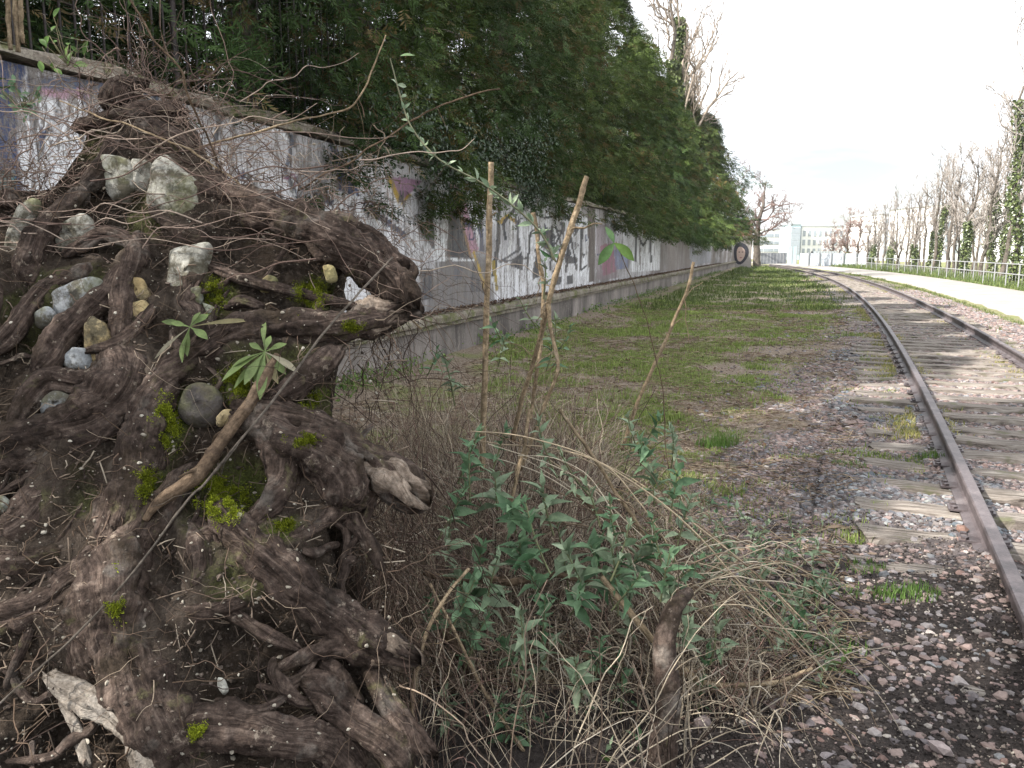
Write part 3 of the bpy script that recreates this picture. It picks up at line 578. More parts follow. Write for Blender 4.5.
def conifer(pos,h,rad,seed,label,tone,nsp=9000,zlow=.0,name='conifer_tree',sz=1,drop=.5,bulge=.0):
    rs=np.random.RandomState(seed); t=empty(name,tuple(pos),label,'conifer','evergreen trees above the wall')
    n_=12; tt=np.linspace(0,1,n_); P=np.stack([pos[0]+0*tt,pos[1]+0*tt,pos[2]+tt*h*.95],-1); L=[(P,.16*(1-tt)+.02)]
    for k in range(46):
        a=rs.uniform(0,6.28); z_=rs.uniform(.04,.92); l=rad*1.0*(1-z_)**.5*rs.uniform(.6,1.05); q=np.linspace(0,1,7)[:,None]
        d=np.array([math.cos(a),math.sin(a),.35]); Q=np.array([pos[0],pos[1],pos[2]+z_*h])+d*l*q-np.array([0,0,.35*l])*q**2.2; L.append((Q,.035*(1-q[:,0])+.008))
    tubes(L,5).build('trunk',MW['bark'],t)
    # clumped crown of flat sprays
    m_=nsp*2; zz=rs.rand(m_)**1.25; a=rs.uniform(0,6.283,m_); prof=np.clip((1-zz)**.62*(1.0)+.04,0,1)*np.clip(.72+zz*3,0,1)
    pc=np.stack([np.cos(a)*1.9,np.sin(a)*1.9,zz*h*.75+seed*3.1],-1); cl=fbm(pc,3,80+seed)
    dd=rs.rand(m_)**.45; r_=rad*prof*(.35+.72*dd)*(1+cl*1.7); keep=(vn(pc*1.7+5,90)+.55*rs.normal(size=m_)>-.62)
    zz,a,r_,cl,dd=zz[keep][:nsp],a[keep][:nsp],r_[keep][:nsp],cl[keep][:nsp],dd[keep][:nsp]; m_=len(zz)
    o=np.stack([np.cos(a),np.sin(a),0*a],-1); P_=np.array(pos)+o*r_[:,None]+np.stack([0*a,0*a,zz*h+zlow-.3*r_],-1)
    D=nrm(o*1.0+rs.normal(size=(m_,3))*.45+np.array([0,0,-drop])); S_=nrm(np.cross(D,rs.normal(size=(m_,3))*.5+np.array([0,0,1])))
    Ls=rs.uniform(.10,.27,m_)*sz; Vs=[]; K=12
    for k in range(K):
        f=(k//2)/(K/2); sd=(k%2)*2-1; b0=P_+D*(Ls*f)[:,None]; dr=nrm(D*.8+S_*sd*(.75 if k<K-1 else 0)+rs.normal(size=(m_,3))*.22); l=(Ls*(.55-.25*f))[:,None]*rs.uniform(.7,1.2,(m_,1)); wdt=nrm(np.cross(dr,np.cross(D,S_)))*(.005+.007*rs.rand(m_,1))*sz
        Vs.append(np.stack([b0,b0+dr*l*.5+wdt,b0+dr*l,b0+dr*l*.5-wdt],1))
    V=np.stack(Vs,1).reshape(-1,3); F=np.arange(len(V)).reshape(-1,4)
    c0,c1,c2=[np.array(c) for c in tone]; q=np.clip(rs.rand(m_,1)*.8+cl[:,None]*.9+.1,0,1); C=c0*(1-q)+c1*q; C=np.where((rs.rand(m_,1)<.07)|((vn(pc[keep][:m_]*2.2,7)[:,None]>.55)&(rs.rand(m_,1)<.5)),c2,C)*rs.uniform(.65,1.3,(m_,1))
    mesh('crown',V,F,MA['needle'],t,attrs={'col':np.repeat(C,K*4,0)},smooth=False); return t
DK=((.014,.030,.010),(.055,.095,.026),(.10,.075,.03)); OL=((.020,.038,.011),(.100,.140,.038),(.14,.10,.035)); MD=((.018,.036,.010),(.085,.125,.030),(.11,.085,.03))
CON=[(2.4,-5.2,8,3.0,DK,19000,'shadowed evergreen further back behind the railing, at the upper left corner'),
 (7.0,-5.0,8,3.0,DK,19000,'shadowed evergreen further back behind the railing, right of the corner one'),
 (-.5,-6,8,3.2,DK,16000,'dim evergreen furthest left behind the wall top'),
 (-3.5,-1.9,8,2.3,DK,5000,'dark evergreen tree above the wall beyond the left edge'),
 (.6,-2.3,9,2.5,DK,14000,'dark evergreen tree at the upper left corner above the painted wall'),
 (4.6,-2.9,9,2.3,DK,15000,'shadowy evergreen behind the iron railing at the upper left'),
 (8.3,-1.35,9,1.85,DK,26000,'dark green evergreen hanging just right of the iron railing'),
 (10.9,-1.4,9.5,2.05,MD,27000,'mid green evergreen over the yellow and purple graffiti triangle'),
 (14.0,-1.45,9.5,2.1,DK,27000,'dark evergreen with glossy ivy above the tall upright cane'),
 (17.6,-1.45,10,2.3,OL,26000,'olive green evergreen drooping behind the slanting cane'),
 (22.0,-1.5,8.6,2.5,OL,24000,'brightest olive evergreen above the bold black and white graffiti'),
 (27.0,-1.4,8.0,2.5,MD,20000,'broad green evergreen above the mauve painted stretch of wall'),
 (33.0,-1.3,7.0,2.6,DK,13000,'dark evergreen above the far white painted stretch of wall'),
 (41.0,-1.3,7.2,2.8,MD,12000,'evergreen leaning out above the greyish far wall'),
 (51.0,-1.4,8.0,2.9,OL,11000,'second evergreen from the far end of the wall'),
 (63.0,-1.3,8.9,3.0,DK,11000,'last evergreen in the row, at the far end of the wall')]
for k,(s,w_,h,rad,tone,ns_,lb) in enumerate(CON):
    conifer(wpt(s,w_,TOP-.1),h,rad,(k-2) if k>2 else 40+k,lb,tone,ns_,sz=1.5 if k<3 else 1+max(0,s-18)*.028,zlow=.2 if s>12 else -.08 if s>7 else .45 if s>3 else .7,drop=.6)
# glossy ivy over the wall edge
rs=np.random.RandomState(3); n=4200; cen=[wsz(470,165),wsz(445,150),wsz(515,185),wsz(425,170),wsz(380,120),wsz(505,140)]
ci=rs.choice(6,n); s=np.array([c[0] for c in cen])[ci]+rs.normal(size=n)*.55; zz=np.array([c[1] for c in cen])[ci]+rs.normal(size=n)*.22
w_=.12+.5*rs.rand(n)**2+np.clip(zz-TOP,0,2)*.25; P=wpt(s,w_,zz)
V,F,ix=leaves(P,WN*.5+rs.normal(size=(n,3))*.5+np.array([0,0,-.6]),WN+rs.normal(size=(n,3))*.5,rs.uniform(.03,.06,n),rs.uniform(.025,.05,n),(.5,1,.6,.05),.12,.2)
q=rs.rand(n,1); tag(mesh('ivy',V,F,MA['ivy'],attrs={'col':((np.array((.014,.032,.013))*(1-q)+np.array((.045,.085,.03))*q))[ix]}),'glossy dark ivy hanging over the top edge of the graffiti wall','ivy')
n=900; cx,cz=wsz(215,75); s=cx+rs.normal(size=n)*.22; zz=cz+.1+rs.normal(size=n)*.17; P=wpt(s,.1+.3*rs.rand(n),zz)
V,F,ix=leaves(P,WN*.4+rs.normal(size=(n,3))*.5+np.array([0,0,.1]),rs.normal(size=(n,3)),rs.uniform(.06,.14,n),rs.uniform(.008,.016,n),(.3,1,.05),.1,.3)
tag(mesh('evergreen_seedling',V,F,MA['needle'],attrs={'col':(np.array((.055,.10,.03))*rs.uniform(.6,1.3,(n,1)))[ix]}),'small bushy evergreen sprouting on the wall top below the railing','seedling')
# bare trees behind the evergreens and at the wall end
bare_tree(wpt(50,-1.9,TOP),16,.26,5,'tall bare ivy-clad tree rising behind the evergreens, nearer to us',group='bare trees behind the wall',ivyh=10,ivc=4500,spread=.55,nb=15,isz=.2,twig=1.8,tint=(.25,.21,.17))
bare_tree(wpt(60,-1.6,TOP),19,.28,16,'tall bare tree rising behind the evergreens, nearer to the far wall end',group='bare trees behind the wall',ivyh=15,ivc=8000,spread=.55,nb=16,isz=.22,twig=1.8,tint=(.25,.21,.17))
p=onZ(757,267); bare_tree((p[0],p[1],0),9.0,.42,9,'crooked bare tree with spreading branches at the far wall end',nb=16,spread=1.15,depth=4,upr=.45,twig=1.5,tint=(.20,.145,.13),first=.3,blen=.62,lean=(.04,0))
p=onZ(744,265); bare_tree((p[0],p[1]+6,0),10.5,.2,19,'slender reddish bare tree just behind the crooked one',nb=16,spread=.8,depth=4,twig=1.3,tint=(.24,.17,.155))
# right-hand row of ivy-clad trees behind the metal railing
rs=np.random.RandomState(12)
ordn=['first','second','third','fourth','fifth','sixth','seventh','eighth','ninth','tenth','eleventh','twelfth','thirteenth','fourteenth','fifteenth','sixteenth','seventeenth','eighteenth','nineteenth','twentieth','twenty-first','twenty-second']
us=[1022,1010,1000,991,981,972,963,955,946,938,930,921,913,905,897,889,882,876,870,866]
for k,u in enumerate(us):
    yy_=np.linspace(20,120,400); y=yy_[np.argmax((u-512)/FPX*(yy_*.987+.26)-(xL(np.minimum(yy_,100))+8.9+rs.uniform(0,2.5))>0)]; x=(u-512)/FPX*(y*.987+.26)
    h=np.interp(u,[866,900,930,960,985,1000,1024],[6.6,8.2,9.6,9.0,9.6,13,15])*.84*rs.uniform(.85,1.1)
    iv=h*rs.uniform(.55,.75) if k in (0,1,3,9) else h*rs.uniform(.35,.6)*(k%3==0)
    bare_tree((x,y,-.1),h,.085*rs.uniform(.8,1.5)+(.05 if u>980 else 0),100+k,('%s bare tree from the right edge, behind the metal railing'%ordn[k]) if iv<h*.4 else ('%s tree from the right edge behind the railing, with ivy on its trunk'%ordn[k]),group='trees behind the metal railing',ivyh=iv,ivc=int(900*(1+iv/6)),nb=15,spread=.6,upr=.8,twig=1.4,first=.18,isz=.13,blen=.36,tint=(.29,.26,.235))
for k,u in enumerate([1016,1004,994,985,976,966,957,948,939,929,919,909,899,888,878]):
    yy_=np.linspace(20,130,440); y=yy_[np.argmax((u-512)/FPX*(yy_*.987+.26)-(xL(np.minimum(yy_,100))+12.5+rs.uniform(0,3.5))>0)]; x=(u-512)/FPX*(y*.987+.26)
    h=np.interp(u,[866,900,930,960,985,1000,1024],[7.2,9.4,11,10.2,11,13,16])*.78*rs.uniform(.85,1.1)
    bare_tree((x,y,-.1),h,.08*rs.uniform(.8,1.4),300+k,'%s bare tree from the right in the back row behind the railing'%ordn[k],group='trees behind the metal railing',ivyh=h*.5*(k%4==1),ivc=900,nb=15,spread=.55,upr=.8,twig=1.2,first=.15,isz=.15,blen=.38,tint=(.30,.265,.245))
for k,(u,y,h,lb) in enumerate([(846,112,7.2,'bushy pinkish bare tree left of the ivy-clad row'),(832,120,5.4,'low pinkish bare bush beside the pale buildings'),(858,104,6.4,'dense grey bare tree at the end of the railing')]):
    x=(u-512)/FPX*(y*.987+.26); bare_tree((x,y,0),h,.16,200+k,lb,nb=22,spread=.9,upr=.6,twig=2.2,first=.05,tint=(.27,.195,.175),ivyh=1.6 if k<2 else 0,ivc=600,isz=.25)
# ------------------------------------------------------------------ metal railing on the right
m=Mat('galvanised_steel',.45,.5); m.b.inputs['Metallic'].default_value=.3; f=m.noise(20,3,.6); m.col(m.ramp(f,[(.35,(.26,.265,.27)),(.7,(.40,.405,.41))])); M_gal=m.m
ys_=np.arange(17,84,2.0)[:34]; fx=lambda y:xL(y)+7.6
fr=empty('metal_railing',(float(fx(34)),34,0),'low galvanised metal railing between the path and the ivy-clad trees','railing')
for y in ys_: 
    barobj('post',np.array([fx(y),y,-.1]),np.array([fx(y),y,1.08]),.03,M_gal,fr,8)
for z_ in (1.07,.62):
    yy=np.linspace(17,83,70); V,F,ix=strands(np.stack([fx(yy),yy,0*yy+z_],-1)[None],np.full((1,70),.024),8,np.array([0,0,1.])); mesh('rail',V,F,M_gal,fr)
yy=np.arange(17,83,.5); P=np.stack([np.stack([fx(yy),yy,0*yy+.12],-1),np.stack([fx(yy),yy,0*yy+.6],-1)],1); V,F,ix=strands(P,np.full(P.shape[:2],.006),4,np.array([1.,0,0])); tag(mesh('infill_wires',V,F,M_gal,fr),kind='stuff')
# far panels, gate, person
def solid(name,c,sz,mat,parent=None,rot=0,**k): V,F=box(c,sz,rot); return mesh(name,V,F,mat,parent,smooth=False,**k)
def flat(name,c,rough=.7,em=0):
    m=Mat(name,rough,.3); n=m.noise(3,4,.6); m.col(m.ramp(n,[(.3,tuple(x*.85 for x in c)),(.7,c)])); return m.m
M_white=flat('white_render',(.80,.80,.79)); M_panel=flat('pale_panel',(.42,.46,.50)); M_glass=flat('hazed_window_glass',(.30,.34,.38),.15); M_glz=flat('bluish_glazing',(.42,.53,.58),.2); M_dk=flat('dark_far_fence',(.16,.17,.19))  # window glass is paled: distance haze put into its colour
pf=empty('panel_fence',(37.5,86,0),'pale solid panel fence where the metal railing ends','fence')
for k in range(6):
    x=37.2-k*.55*1.0; y=84+k*1.95; solid('panel',(x-.1,y+.9,.72),(.06,1.85,1.44),M_panel,pf,rot=math.atan(.28)); solid('post',(x,y,.8),(.10,.10,1.6),M_gal,pf)
def seg(name,lb,cat,u0,u1,y,z0,z1,mat,parts):
    x0=(u0-512)/FPX*(y*.987+.26); x1=(u1-512)/FPX*(y*.987+.26); t=empty(name,((x0+x1)/2,y,0),lb,cat); nn=int(parts)
    for k in range(nn):
        a=x0+(x1-x0)*k/nn; b_=x0+(x1-x0)*(k+1)/nn; solid('panel',((a+b_)/2,y,(z0+z1)/2),((b_-a)*.93,.06,z1-z0),mat,t); solid('post',(b_,y,(z1+.05)/2),(.08,.1,z1+.05),M_gal,t)
    return t
seg('hoarding_gate','bluish pale gate panels closing the end of the path','gate',787,796,104,.1,2.3,M_glz,2)
seg('site_fence','grey low panel fence beyond the dark figure','fence',813,836,106,.05,1.7,M_panel,8)
seg('dark_fence','dark fence line between the wall end and the pale gate','fence',757,786,108,.0,1.5,M_dk,9)
# ------------------------------------------------------------------ buildings
def building(name,lb,u0,u1,y,h,dep,rows,cols,wz,mat=M_white,win=M_glass,z0=1.2,band=False,rot=0):
    x0=(u0-512)/FPX*(y*.987+.26); x1=(u1-512)/FPX*(y*.987+.26); cx=(x0+x1)/2; t=empty(name,(cx,y,0),lb,'building'); W_=x1-x0
    solid('wall',(cx,y+dep/2,h/2),(W_,dep,h),mat,t); solid('roof',(cx,y+dep/2,h+.16),(W_+.4,dep+.4,.3),M_panel,t)
    for r_ in range(rows):
        for c_ in range(cols):
            a=W_/cols; ww_=a*(.94 if band else .5); z_=z0+(h-z0-.6)*(r_+.5)/rows
            f_=solid('window',(x0+a*(c_+.5),y-.03,z_),(ww_,.1,wz),M_panel,t); solid('pane',(x0+a*(c_+.5),y-.09,z_),(ww_*.92,.04,wz*.88),win,f_)
    return t
building('office_building','low white office building with long window bands, left of the glazed tower',752,783,190,6.9,14,3,3,.8,band=True)
building('glazed_tower','bluish glazed stair tower between the two white buildings',789,799,170,7.3,6,4,1,1.4,mat=M_glz,band=True)
building('white_apartment_building','white apartment building with small dark windows right of the glazed tower',800,842,172,7.0,14,3,8,1.2,z0=.8)
building('distant_block','pale block far behind the pinkish bare tree',842,872,220,9,12,3,5,1.4)
building('apartment_block','pale apartment block seen through the thinnest bare trees',880,925,150,8.5,14,4,6,1.4)
building('apartment_block','wide pale apartment block behind the ivy-clad trees at the right',932,1010,130,9,16,4,9,1.4)
building('apartment_block','pale apartment block cut by the right edge of the photo',1018,1085,120,10,14,4,7,1.4)
# end-of-wall mural pier
def uvpos(u,y): return (u-512)/FPX*(y*.987+.26)
m=Mat('mural_concrete',.85,.2); f=m.noise(14,5,.7); m.col(m.ramp(f,[(.3,(.19,.17,.16)),(.7,(.33,.31,.29))])); M_mc=m.m
yM=80; x0,x1=uvpos(727,yM),uvpos(751,yM); mp=empty('mural_pier',((x0+x1)/2,yM,0),'square concrete pier painted with a dark oval face, at the far wall end','pier')
mb=solid('pier_block',((x0+x1)/2,yM+.4,1.5),(x1-x0,.8,3.0),M_mc,mp); solid('cap',((x0+x1)/2,yM+.4,3.08),(x1-x0+.2,1.0,.16),M_ledge,mp)
def disc(name,cx,cz,rx,rz,y,c,pts=20,th=.02):
    a=np.linspace(0,2*math.pi,pts,endpoint=False); rq=1+.07*np.sin(a*3+1); f_=np.stack([cx+rx*np.cos(a)*rq,0*a+y,cz+rz*np.sin(a)*rq],-1); V=np.concatenate([f_,f_+np.array([0,th,0]),[[cx,y,cz]]])
    F3=np.array([(i,(i+1)%pts,2*pts) for i in range(pts)]); F4=np.array([(i,i+pts,(i+1)%pts+pts,(i+1)%pts) for i in range(pts)]); return mesh(name,V,[F3,F4],flat(name+'_paint',c,.8),mp,smooth=False)
cx=(x0+x1)/2+.1; disc('painted_hair',cx,1.5,.74,1.08,yM-.02,(.03,.03,.04)); disc('painted_face',cx-.02,1.42,.42,.72,yM-.035,(.40,.30,.26)); 
for dx_ in(-.17,.15): disc('painted_eye',cx+dx_,1.6,.09,.05,yM-.045,(.05,.04,.04),10,.01)
disc('painted_mouth',cx,1.05,.13,.05,yM-.045,(.22,.08,.08),10,.01)
sh=empty('brick_hut',(uvpos(737,92),92,0),'small reddish brick hut behind the mural pier','hut'); solid('wall',(uvpos(737,92),93,2.6),(3.2,2,5.2),flat('red_brick',(.26,.12,.09)),sh); solid('roof',(uvpos(737,92),93,5.35),(3.6,2.4,.3),M_panel,sh)
# person far away
def person(u,y):
    x=uvpos(u,y); t=empty('person',(x,y,0),'person in dark clothes standing at the far end of the path','person')
    bm=bpy.data.meshes.new('person_body'); J=[(0,0,.95),(0,0,1.2),(0,0,1.42),(0,0,1.52),(0,-.01,1.63),(0,0,1.74),(-.1,0,.88),(-.12,0,.5),(-.12,.02,.06),(-.13,-.1,.03),(.1,0,.88),(.13,.05,.5),(.15,.12,.06),(.15,.02,.03),(-.2,0,1.4),(-.25,0,1.12),(-.25,-.08,.88),(.2,0,1.4),(.25,0,1.12),(.25,-.08,.88)]
    E=[(0,1),(1,2),(2,3),(3,4),(4,5),(0,6),(6,7),(7,8),(8,9),(0,10),(10,11),(11,12),(12,13),(2,14),(14,15),(15,16),(2,17),(17,18),(18,19)]
    bm.from_pydata([(x+a,y+b,c) for a,b,c in J],E,[]); o=link('body',bm,flat('dark_clothes',(.035,.035,.045)),t); sm=o.modifiers.new('s','SKIN'); rd=[.15,.14,.16,.06,.1,.08,.09,.07,.05,.04,.09,.07,.05,.04,.07,.05,.035,.07,.05,.035]
    for v_,r_ in zip(bm.skin_vertices[0].data if bm.skin_vertices else [],rd): v_.radius=(r_,r_)
    o.modifiers.new('u','SUBSURF').levels=1
person(811,101)
# ------------------------------------------------------------------ sky, sun, haze, camera
SUN_EL,SUN_AZ=math.radians(42),math.radians(-112)      # azimuth measured from +Y towards +X
wd_=bpy.data.worlds.new('World'); sc.world=wd_; wd_.use_nodes=True; T=wd_.node_tree; Nn=T.nodes; bg=Nn['Background']; out=Nn['World Output']
sky=Nn.new('ShaderNodeTexSky'); sky.sky_type='NISHITA'; sky.sun_disc=False; sky.sun_elevation=SUN_EL; sky.sun_rotation=SUN_AZ; T.links.new(sky.outputs[0],bg.inputs[0]); bg.inputs[1].default_value=.05
bg2=Nn.new('ShaderNodeBackground'); bg2.inputs[0].default_value=(.93,.96,1,1); bg2.inputs[1].default_value=.8
tc=Nn.new('ShaderNodeTexCoord'); ns_=Nn.new('ShaderNodeTexNoise'); mp_=Nn.new('ShaderNodeMapping'); mp_.inputs['Scale'].default_value=(1,1,4); T.links.new(tc.outputs['Generated'],mp_.inputs[0]); T.links.new(mp_.outputs[0],ns_.inputs[0]); ns_.inputs['Scale'].default_value=3.2; ns_.inputs['Detail'].default_value=6
sp=Nn.new('ShaderNodeVectorMath'); sp.operation='DISTANCE'; d_=nrm(ray(845,222)); T.links.new(tc.outputs['Generated'],sp.inputs[0]); sp.inputs[1].default_value=tuple(d_)
a1=Nn.new('ShaderNodeMath'); a1.operation='MULTIPLY_ADD'; T.links.new(sp.outputs['Value'],a1.inputs[0]); a1.inputs[1].default_value=3.2; T.links.new(ns_.outputs[0],a1.inputs[2])
rp=Nn.new('ShaderNodeValToRGB'); T.links.new(a1.outputs[0],rp.inputs[0]); rp.color_ramp.elements[0].position=.66; rp.color_ramp.elements[0].color=(.22,.22,.22,1); rp.color_ramp.elements[1].position=1.0
mx=Nn.new('ShaderNodeMixShader'); T.links.new(rp.outputs[0],mx.inputs[0]); T.links.new(bg.outputs[0],mx.inputs[1]); T.links.new(bg2.outputs[0],mx.inputs[2]); T.links.new(mx.outputs[0],out.inputs[0])
ld=bpy.data.lights.new('sun','SUN'); ld.energy=5; ld.angle=math.radians(.5); ld.color=(1,.95,.88); lo=bpy.data.objects.new('sun',ld); COL.objects.link(lo)
sd=Vector((math.sin(SUN_AZ)*math.cos(SUN_EL),math.cos(SUN_AZ)*math.cos(SUN_EL),math.sin(SUN_EL))); lo.rotation_euler=sd.to_track_quat('Z','Y').to_euler()
cd=bpy.data.cameras.new('camera'); cam=bpy.data.objects.new('camera',cd); COL.objects.link(cam); cam.location=(0,0,H); cam.rotation_euler=(math.pi/2-PITCH,0,0); cd.sensor_width=36; cd.lens=FPX/1024*36; cd.clip_end=12000; cd.clip_start=.05; sc.camera=cam
sc.view_settings.view_transform='Standard'; sc.view_settings.look='None'; sc.view_settings.gamma=1; sc.view_settings.exposure=EXPO
sc.cycles.max_bounces=5; sc.cycles.diffuse_bounces=3; sc.cycles.glossy_bounces=2; sc.cycles.transmission_bounces=3; sc.cycles.transparent_max_bounces=6; sc.cycles.use_denoising=True
if HAZE:
    hb=solid('haze',(10,110,14),(300,330,34),None); hb.location=(0,0,0); m=bpy.data.materials.new('haze_air'); m.use_nodes=True; m.node_tree.nodes.remove(m.node_tree.nodes['Principled BSDF'])
    pv=m.node_tree.nodes.new('ShaderNodeVolumePrincipled'); pv.inputs['Density'].default_value=HAZE; pv.inputs['Color'].default_value=(.95,.97,1,1); m.node_tree.links.new(pv.outputs[0],m.node_tree.nodes['Material Output'].inputs['Volume']); hb.data.materials.append(m); tag(hb,kind='stuff')
# ------------------------------------------------------------------ the root-bound bank in the foreground
def plane_y(z): return 1.75+(z-.38)*.742
def fmap(x,z): return plane_y(z)+np.minimum(.15,8*np.maximum(0,x+.62)**2)
NB=nrm(np.array([0.0,-.80,.60]))
def onbank(u,v,out=0.0):
    d=ray(u,v); lo,hi=.8,6.
    for _ in range(40):
        t=(lo+hi)/2; p=EYE+d*t
        if p[1]<fmap(p[0],p[2]): lo=t
        else: hi=t
    p=EYE+d*t; 
    return p-nrm(d)*out
ROOTS=[ # name, points (u,v), radii px, lift (fraction of radius), knobbliness, material, start end stub?
 ('root',[(196,186),(222,196),(251,205),(302,226),(335,242),(369,263),(398,286),(414,305)],[13,17,19,20,22,21,20,14],.9,1,'root',0,1),
 ('root',[(322,214),(350,228),(378,246),(404,272)],[9,13,14,12],2.2,1,'root',0,1),
 ('root',[(150,440),(152,408),(164,380),(182,362),(206,348),(233,336),(262,331),(294,328),(340,326),(376,322),(396,314)],[22,19,16,14,15,16,17,17,18,17,11],.8,1,'root',0,1),
 ('root',[(140,232),(134,262),(124,290),(121,318),(122,345)],[9,15,16,17,15],1.0,.8,'root',0,0),
 ('root',[(128,262),(108,292),(84,312),(62,334),(48,358),(36,380)],[10,14,16,17,16,12],.9,.8,'root',0,0),
 ('root',[(97,262),(76,276),(50,285),(28,312),(6,340),(-12,352)],[8,10,12,12,13,12],.7,1,'root',0,0),
 ('root',[(88,188),(74,204),(58,222),(40,240),(30,262),(32,288)],[8,13,15,17,17,10],1.2,.7,'root',0,0),
 ('root',[(116,352),(106,374),(82,384),(52,380),(34,394),(18,420),(14,432)],[20,17,15,14,14,12,8],.9,.8,'root',0,0),
 ('root',[(132,350),(124,385),(98,415),(60,432),(22,446),(-20,456)],[22,30,30,27,25,22],.25,1,'root',0,0),
 ('root',[(148,384),(146,425),(138,462),(126,505),(112,550)],[18,24,25,27,30],.4,1,'root',0,0),
 ('root',[(338,350),(322,366),(303,380),(280,397),(256,415)],[14,15,15,14,11],1.1,.8,'root',1,0),
 ('root',[(232,395),(266,411),(303,419),(334,439),(368,461),(392,478),(413,494)],[12,15,16,19,22,21,17],1.2,1,'root',0,1),
 ('root',[(232,412),(248,424),(270,440),(286,462),(284,488),(268,512),(250,534)],[10,14,19,22,20,17,13],1.0,1,'root',0,0),
 ('root',[(262,424),(300,442),(335,470),(352,496),(346,524)],[20,32,36,30,14],.45,1.2,'root',0,0),
 ('root',[(236,542),(262,541),(294,537),(320,522),(342,512),(358,526),(372,548),(384,572)],[12,12,12,11,14,10,8,5],1.0,1,'root',0,0),
 ('root',[(214,500),(232,524),(250,545),(282,572),(305,594),(338,617),(367,638),(402,656)],[14,18,21,22,22,22,22,16],1.2,1,'root',0,1),
 ('root',[(165,612),(190,613),(212,608),(238,600),(262,588)],[16,16,14,14,12],.9,.8,'root',0,0),
 ('root',[(222,606),(246,622),(272,637),(302,650)],[9,9,8,6],1,.7,'root',0,0),
 ('root',[(272,672),(296,660),(319,652),(350,650),(378,666)],[4,7,11,13,10],1.6,1.2,'root',0,0),
 ('root',[(296,672),(318,688),(338,708),(356,724),(384,744),(412,772)],[9,15,17,18,19,20],1.2,1,'root',0,0),
 ('root',[(320,660),(338,678),(358,700)],[9,10,7],2.0,1,'root',0,1),
 ('root',[(366,660),(382,692),(404,726),(428,752)],[12,13,14,9],.6,.7,'root',0,1),
 ('root',[(150,748),(196,728),(240,726),(280,734),(330,746),(372,776)],[24,26,26,26,26,24],.5,1,'root',0,0),
 ('broken_end',[(360,458),(386,472),(404,486),(416,496)],[14,21,20,15],1.35,1.5,'broken',0,1),
 ('broken_end',[(366,634),(386,645),(406,656)],[12,19,14],1.5,1.5,'broken',0,1),
 ('broken_end',[(340,322),(366,318),(392,314)],[10,16,13],1.3,1.6,'broken',0,1),
 ('dead_root',[(50,676),(72,690),(100,706),(120,724),(136,742),(152,776)],[7,10,11,12,12,12],3.2,1.6,'pale',1,0),
 ('dead_root',[(60,700),(74,722),(82,742),(90,765)],[5,7,8,5],1.6,1.6,'pale',1,1),
 ('root',[(112,540),(116,575),(116,610),(124,648),(144,690),(170,728),(196,770)],[34,42,44,40,38,36,34],.35,1,'root',0,0),
 ('root',[(200,462),(180,484),(162,506),(140,534),(116,566)],[9,14,18,24,26],.8,1,'root',0,0),
 ('root',[(118,545),(98,560),(74,580),(50,600),(20,612),(-14,622)],[22,20,17,17,17,15],.8,1,'root',0,0),
 ('root',[(-14,560),(20,562),(44,557),(78,548)],[15,15,13,8],.6,.8,'root',0,0),
 ('root',[(36,612),(26,640),(14,668),(6,690)],[5,6,5,4],1.8,.6,'root',0,0),
 ('root',[(72,128),(96,122),(133,114),(164,110),(190,112)],[8,11,12,11,7],1.0,1,'root',0,0),
 ('root',[(106,112),(112,98),(124,88),(140,84)],[11,14,12,6],1.2,.9,'root',0,1),
 ('root',[(116,140),(108,154),(98,174),(84,192)],[8,10,11,10],1.6,.8,'root',0,0),
 ('root',[(138,128),(158,134),(178,150),(190,168)],[12,15,15,9],1.0,1,'root',0,0),
 ('root',[(62,256),(84,244),(104,234),(126,240),(142,256)],[6,8,8,8,7],2.2,.7,'root',0,0),
 ('root',[(-10,206),(6,200),(20,206)],[9,11,8],1.0,.8,'root',0,1),
 ('root',[(150,208),(170,226),(196,240),(206,232)],[5,8,9,6],1.6,.8,'root',0,1),
 ('root',[(200,262),(240,278),(286,290),(330,300),(372,312)],[5,6,6,6,4],1.4,.6,'root',0,0),
 ('root',[(60,470),(40,500),(20,528),(-10,545)],[18,20,18,14],.2,1,'root',0,0),
 ('root',[(190,520),(204,545),(206,575),(196,605)],[14,20,20,14],.2,1,'root',0,0),
 ('root',[(60,620),(82,640),(92,668),(120,690)],[16,20,20,16],.2,1,'root',0,0),
 ('root',[(248,350),(246,372),(242,398)],[3,3,3],3,.5,'root',0,0),
]
# gaps dug between the roots: (u,v,radius px, depth m)
PITS=[(235,470,60,.10),(230,500,40,.08),(265,690,60,.10),(235,650,40,.08),(350,560,45,.12),(380,600,50,.12),(60,745,60,.14),(100,755,40,.12),(20,700,40,.06),(300,300,50,.06),(230,300,40,.05),(70,335,25,.07),(95,340,25,.07),(45,340,20,.05),(55,405,20,.05),(160,330,20,.03),(205,400,35,.05),(110,215,45,.06),(240,240,40,.04),(340,400,30,.06),(310,395,20,.05),(380,420,40,.10),(400,540,60,.12),(330,690,20,.05)]
XR=lambda z:np.interp(z,[-.3,.4,1.1,1.5,2.3],[-.26,-.39,-.62,-.62,-.46])
cre=[onbank(u,v) for u,v in [(-260,250),(-120,215),(0,198),(60,186),(92,118),(132,92),(182,116),(225,190),(300,214),(360,240),(404,284)]]
cx_=[p[0] for p in cre]; cz_=[p[2] for p in cre]
def zc(x): return np.interp(x,cx_,cz_)
na,nt_=380,430
A=np.linspace(0,1,na)**.85; Tt=np.linspace(0,1,nt_)
front=.84
Ag,Tg=np.meshgrid(A,Tt,indexing='ij')
ag=np.clip(Ag/front,0,1)
zf=Tg/.78
zx=-.3+np.clip(zf,0,1)*2.3
x0=-3.4
Xf=x0+(XR(zx)-.05-x0)*ag**.8
ztop=zc(Xf)
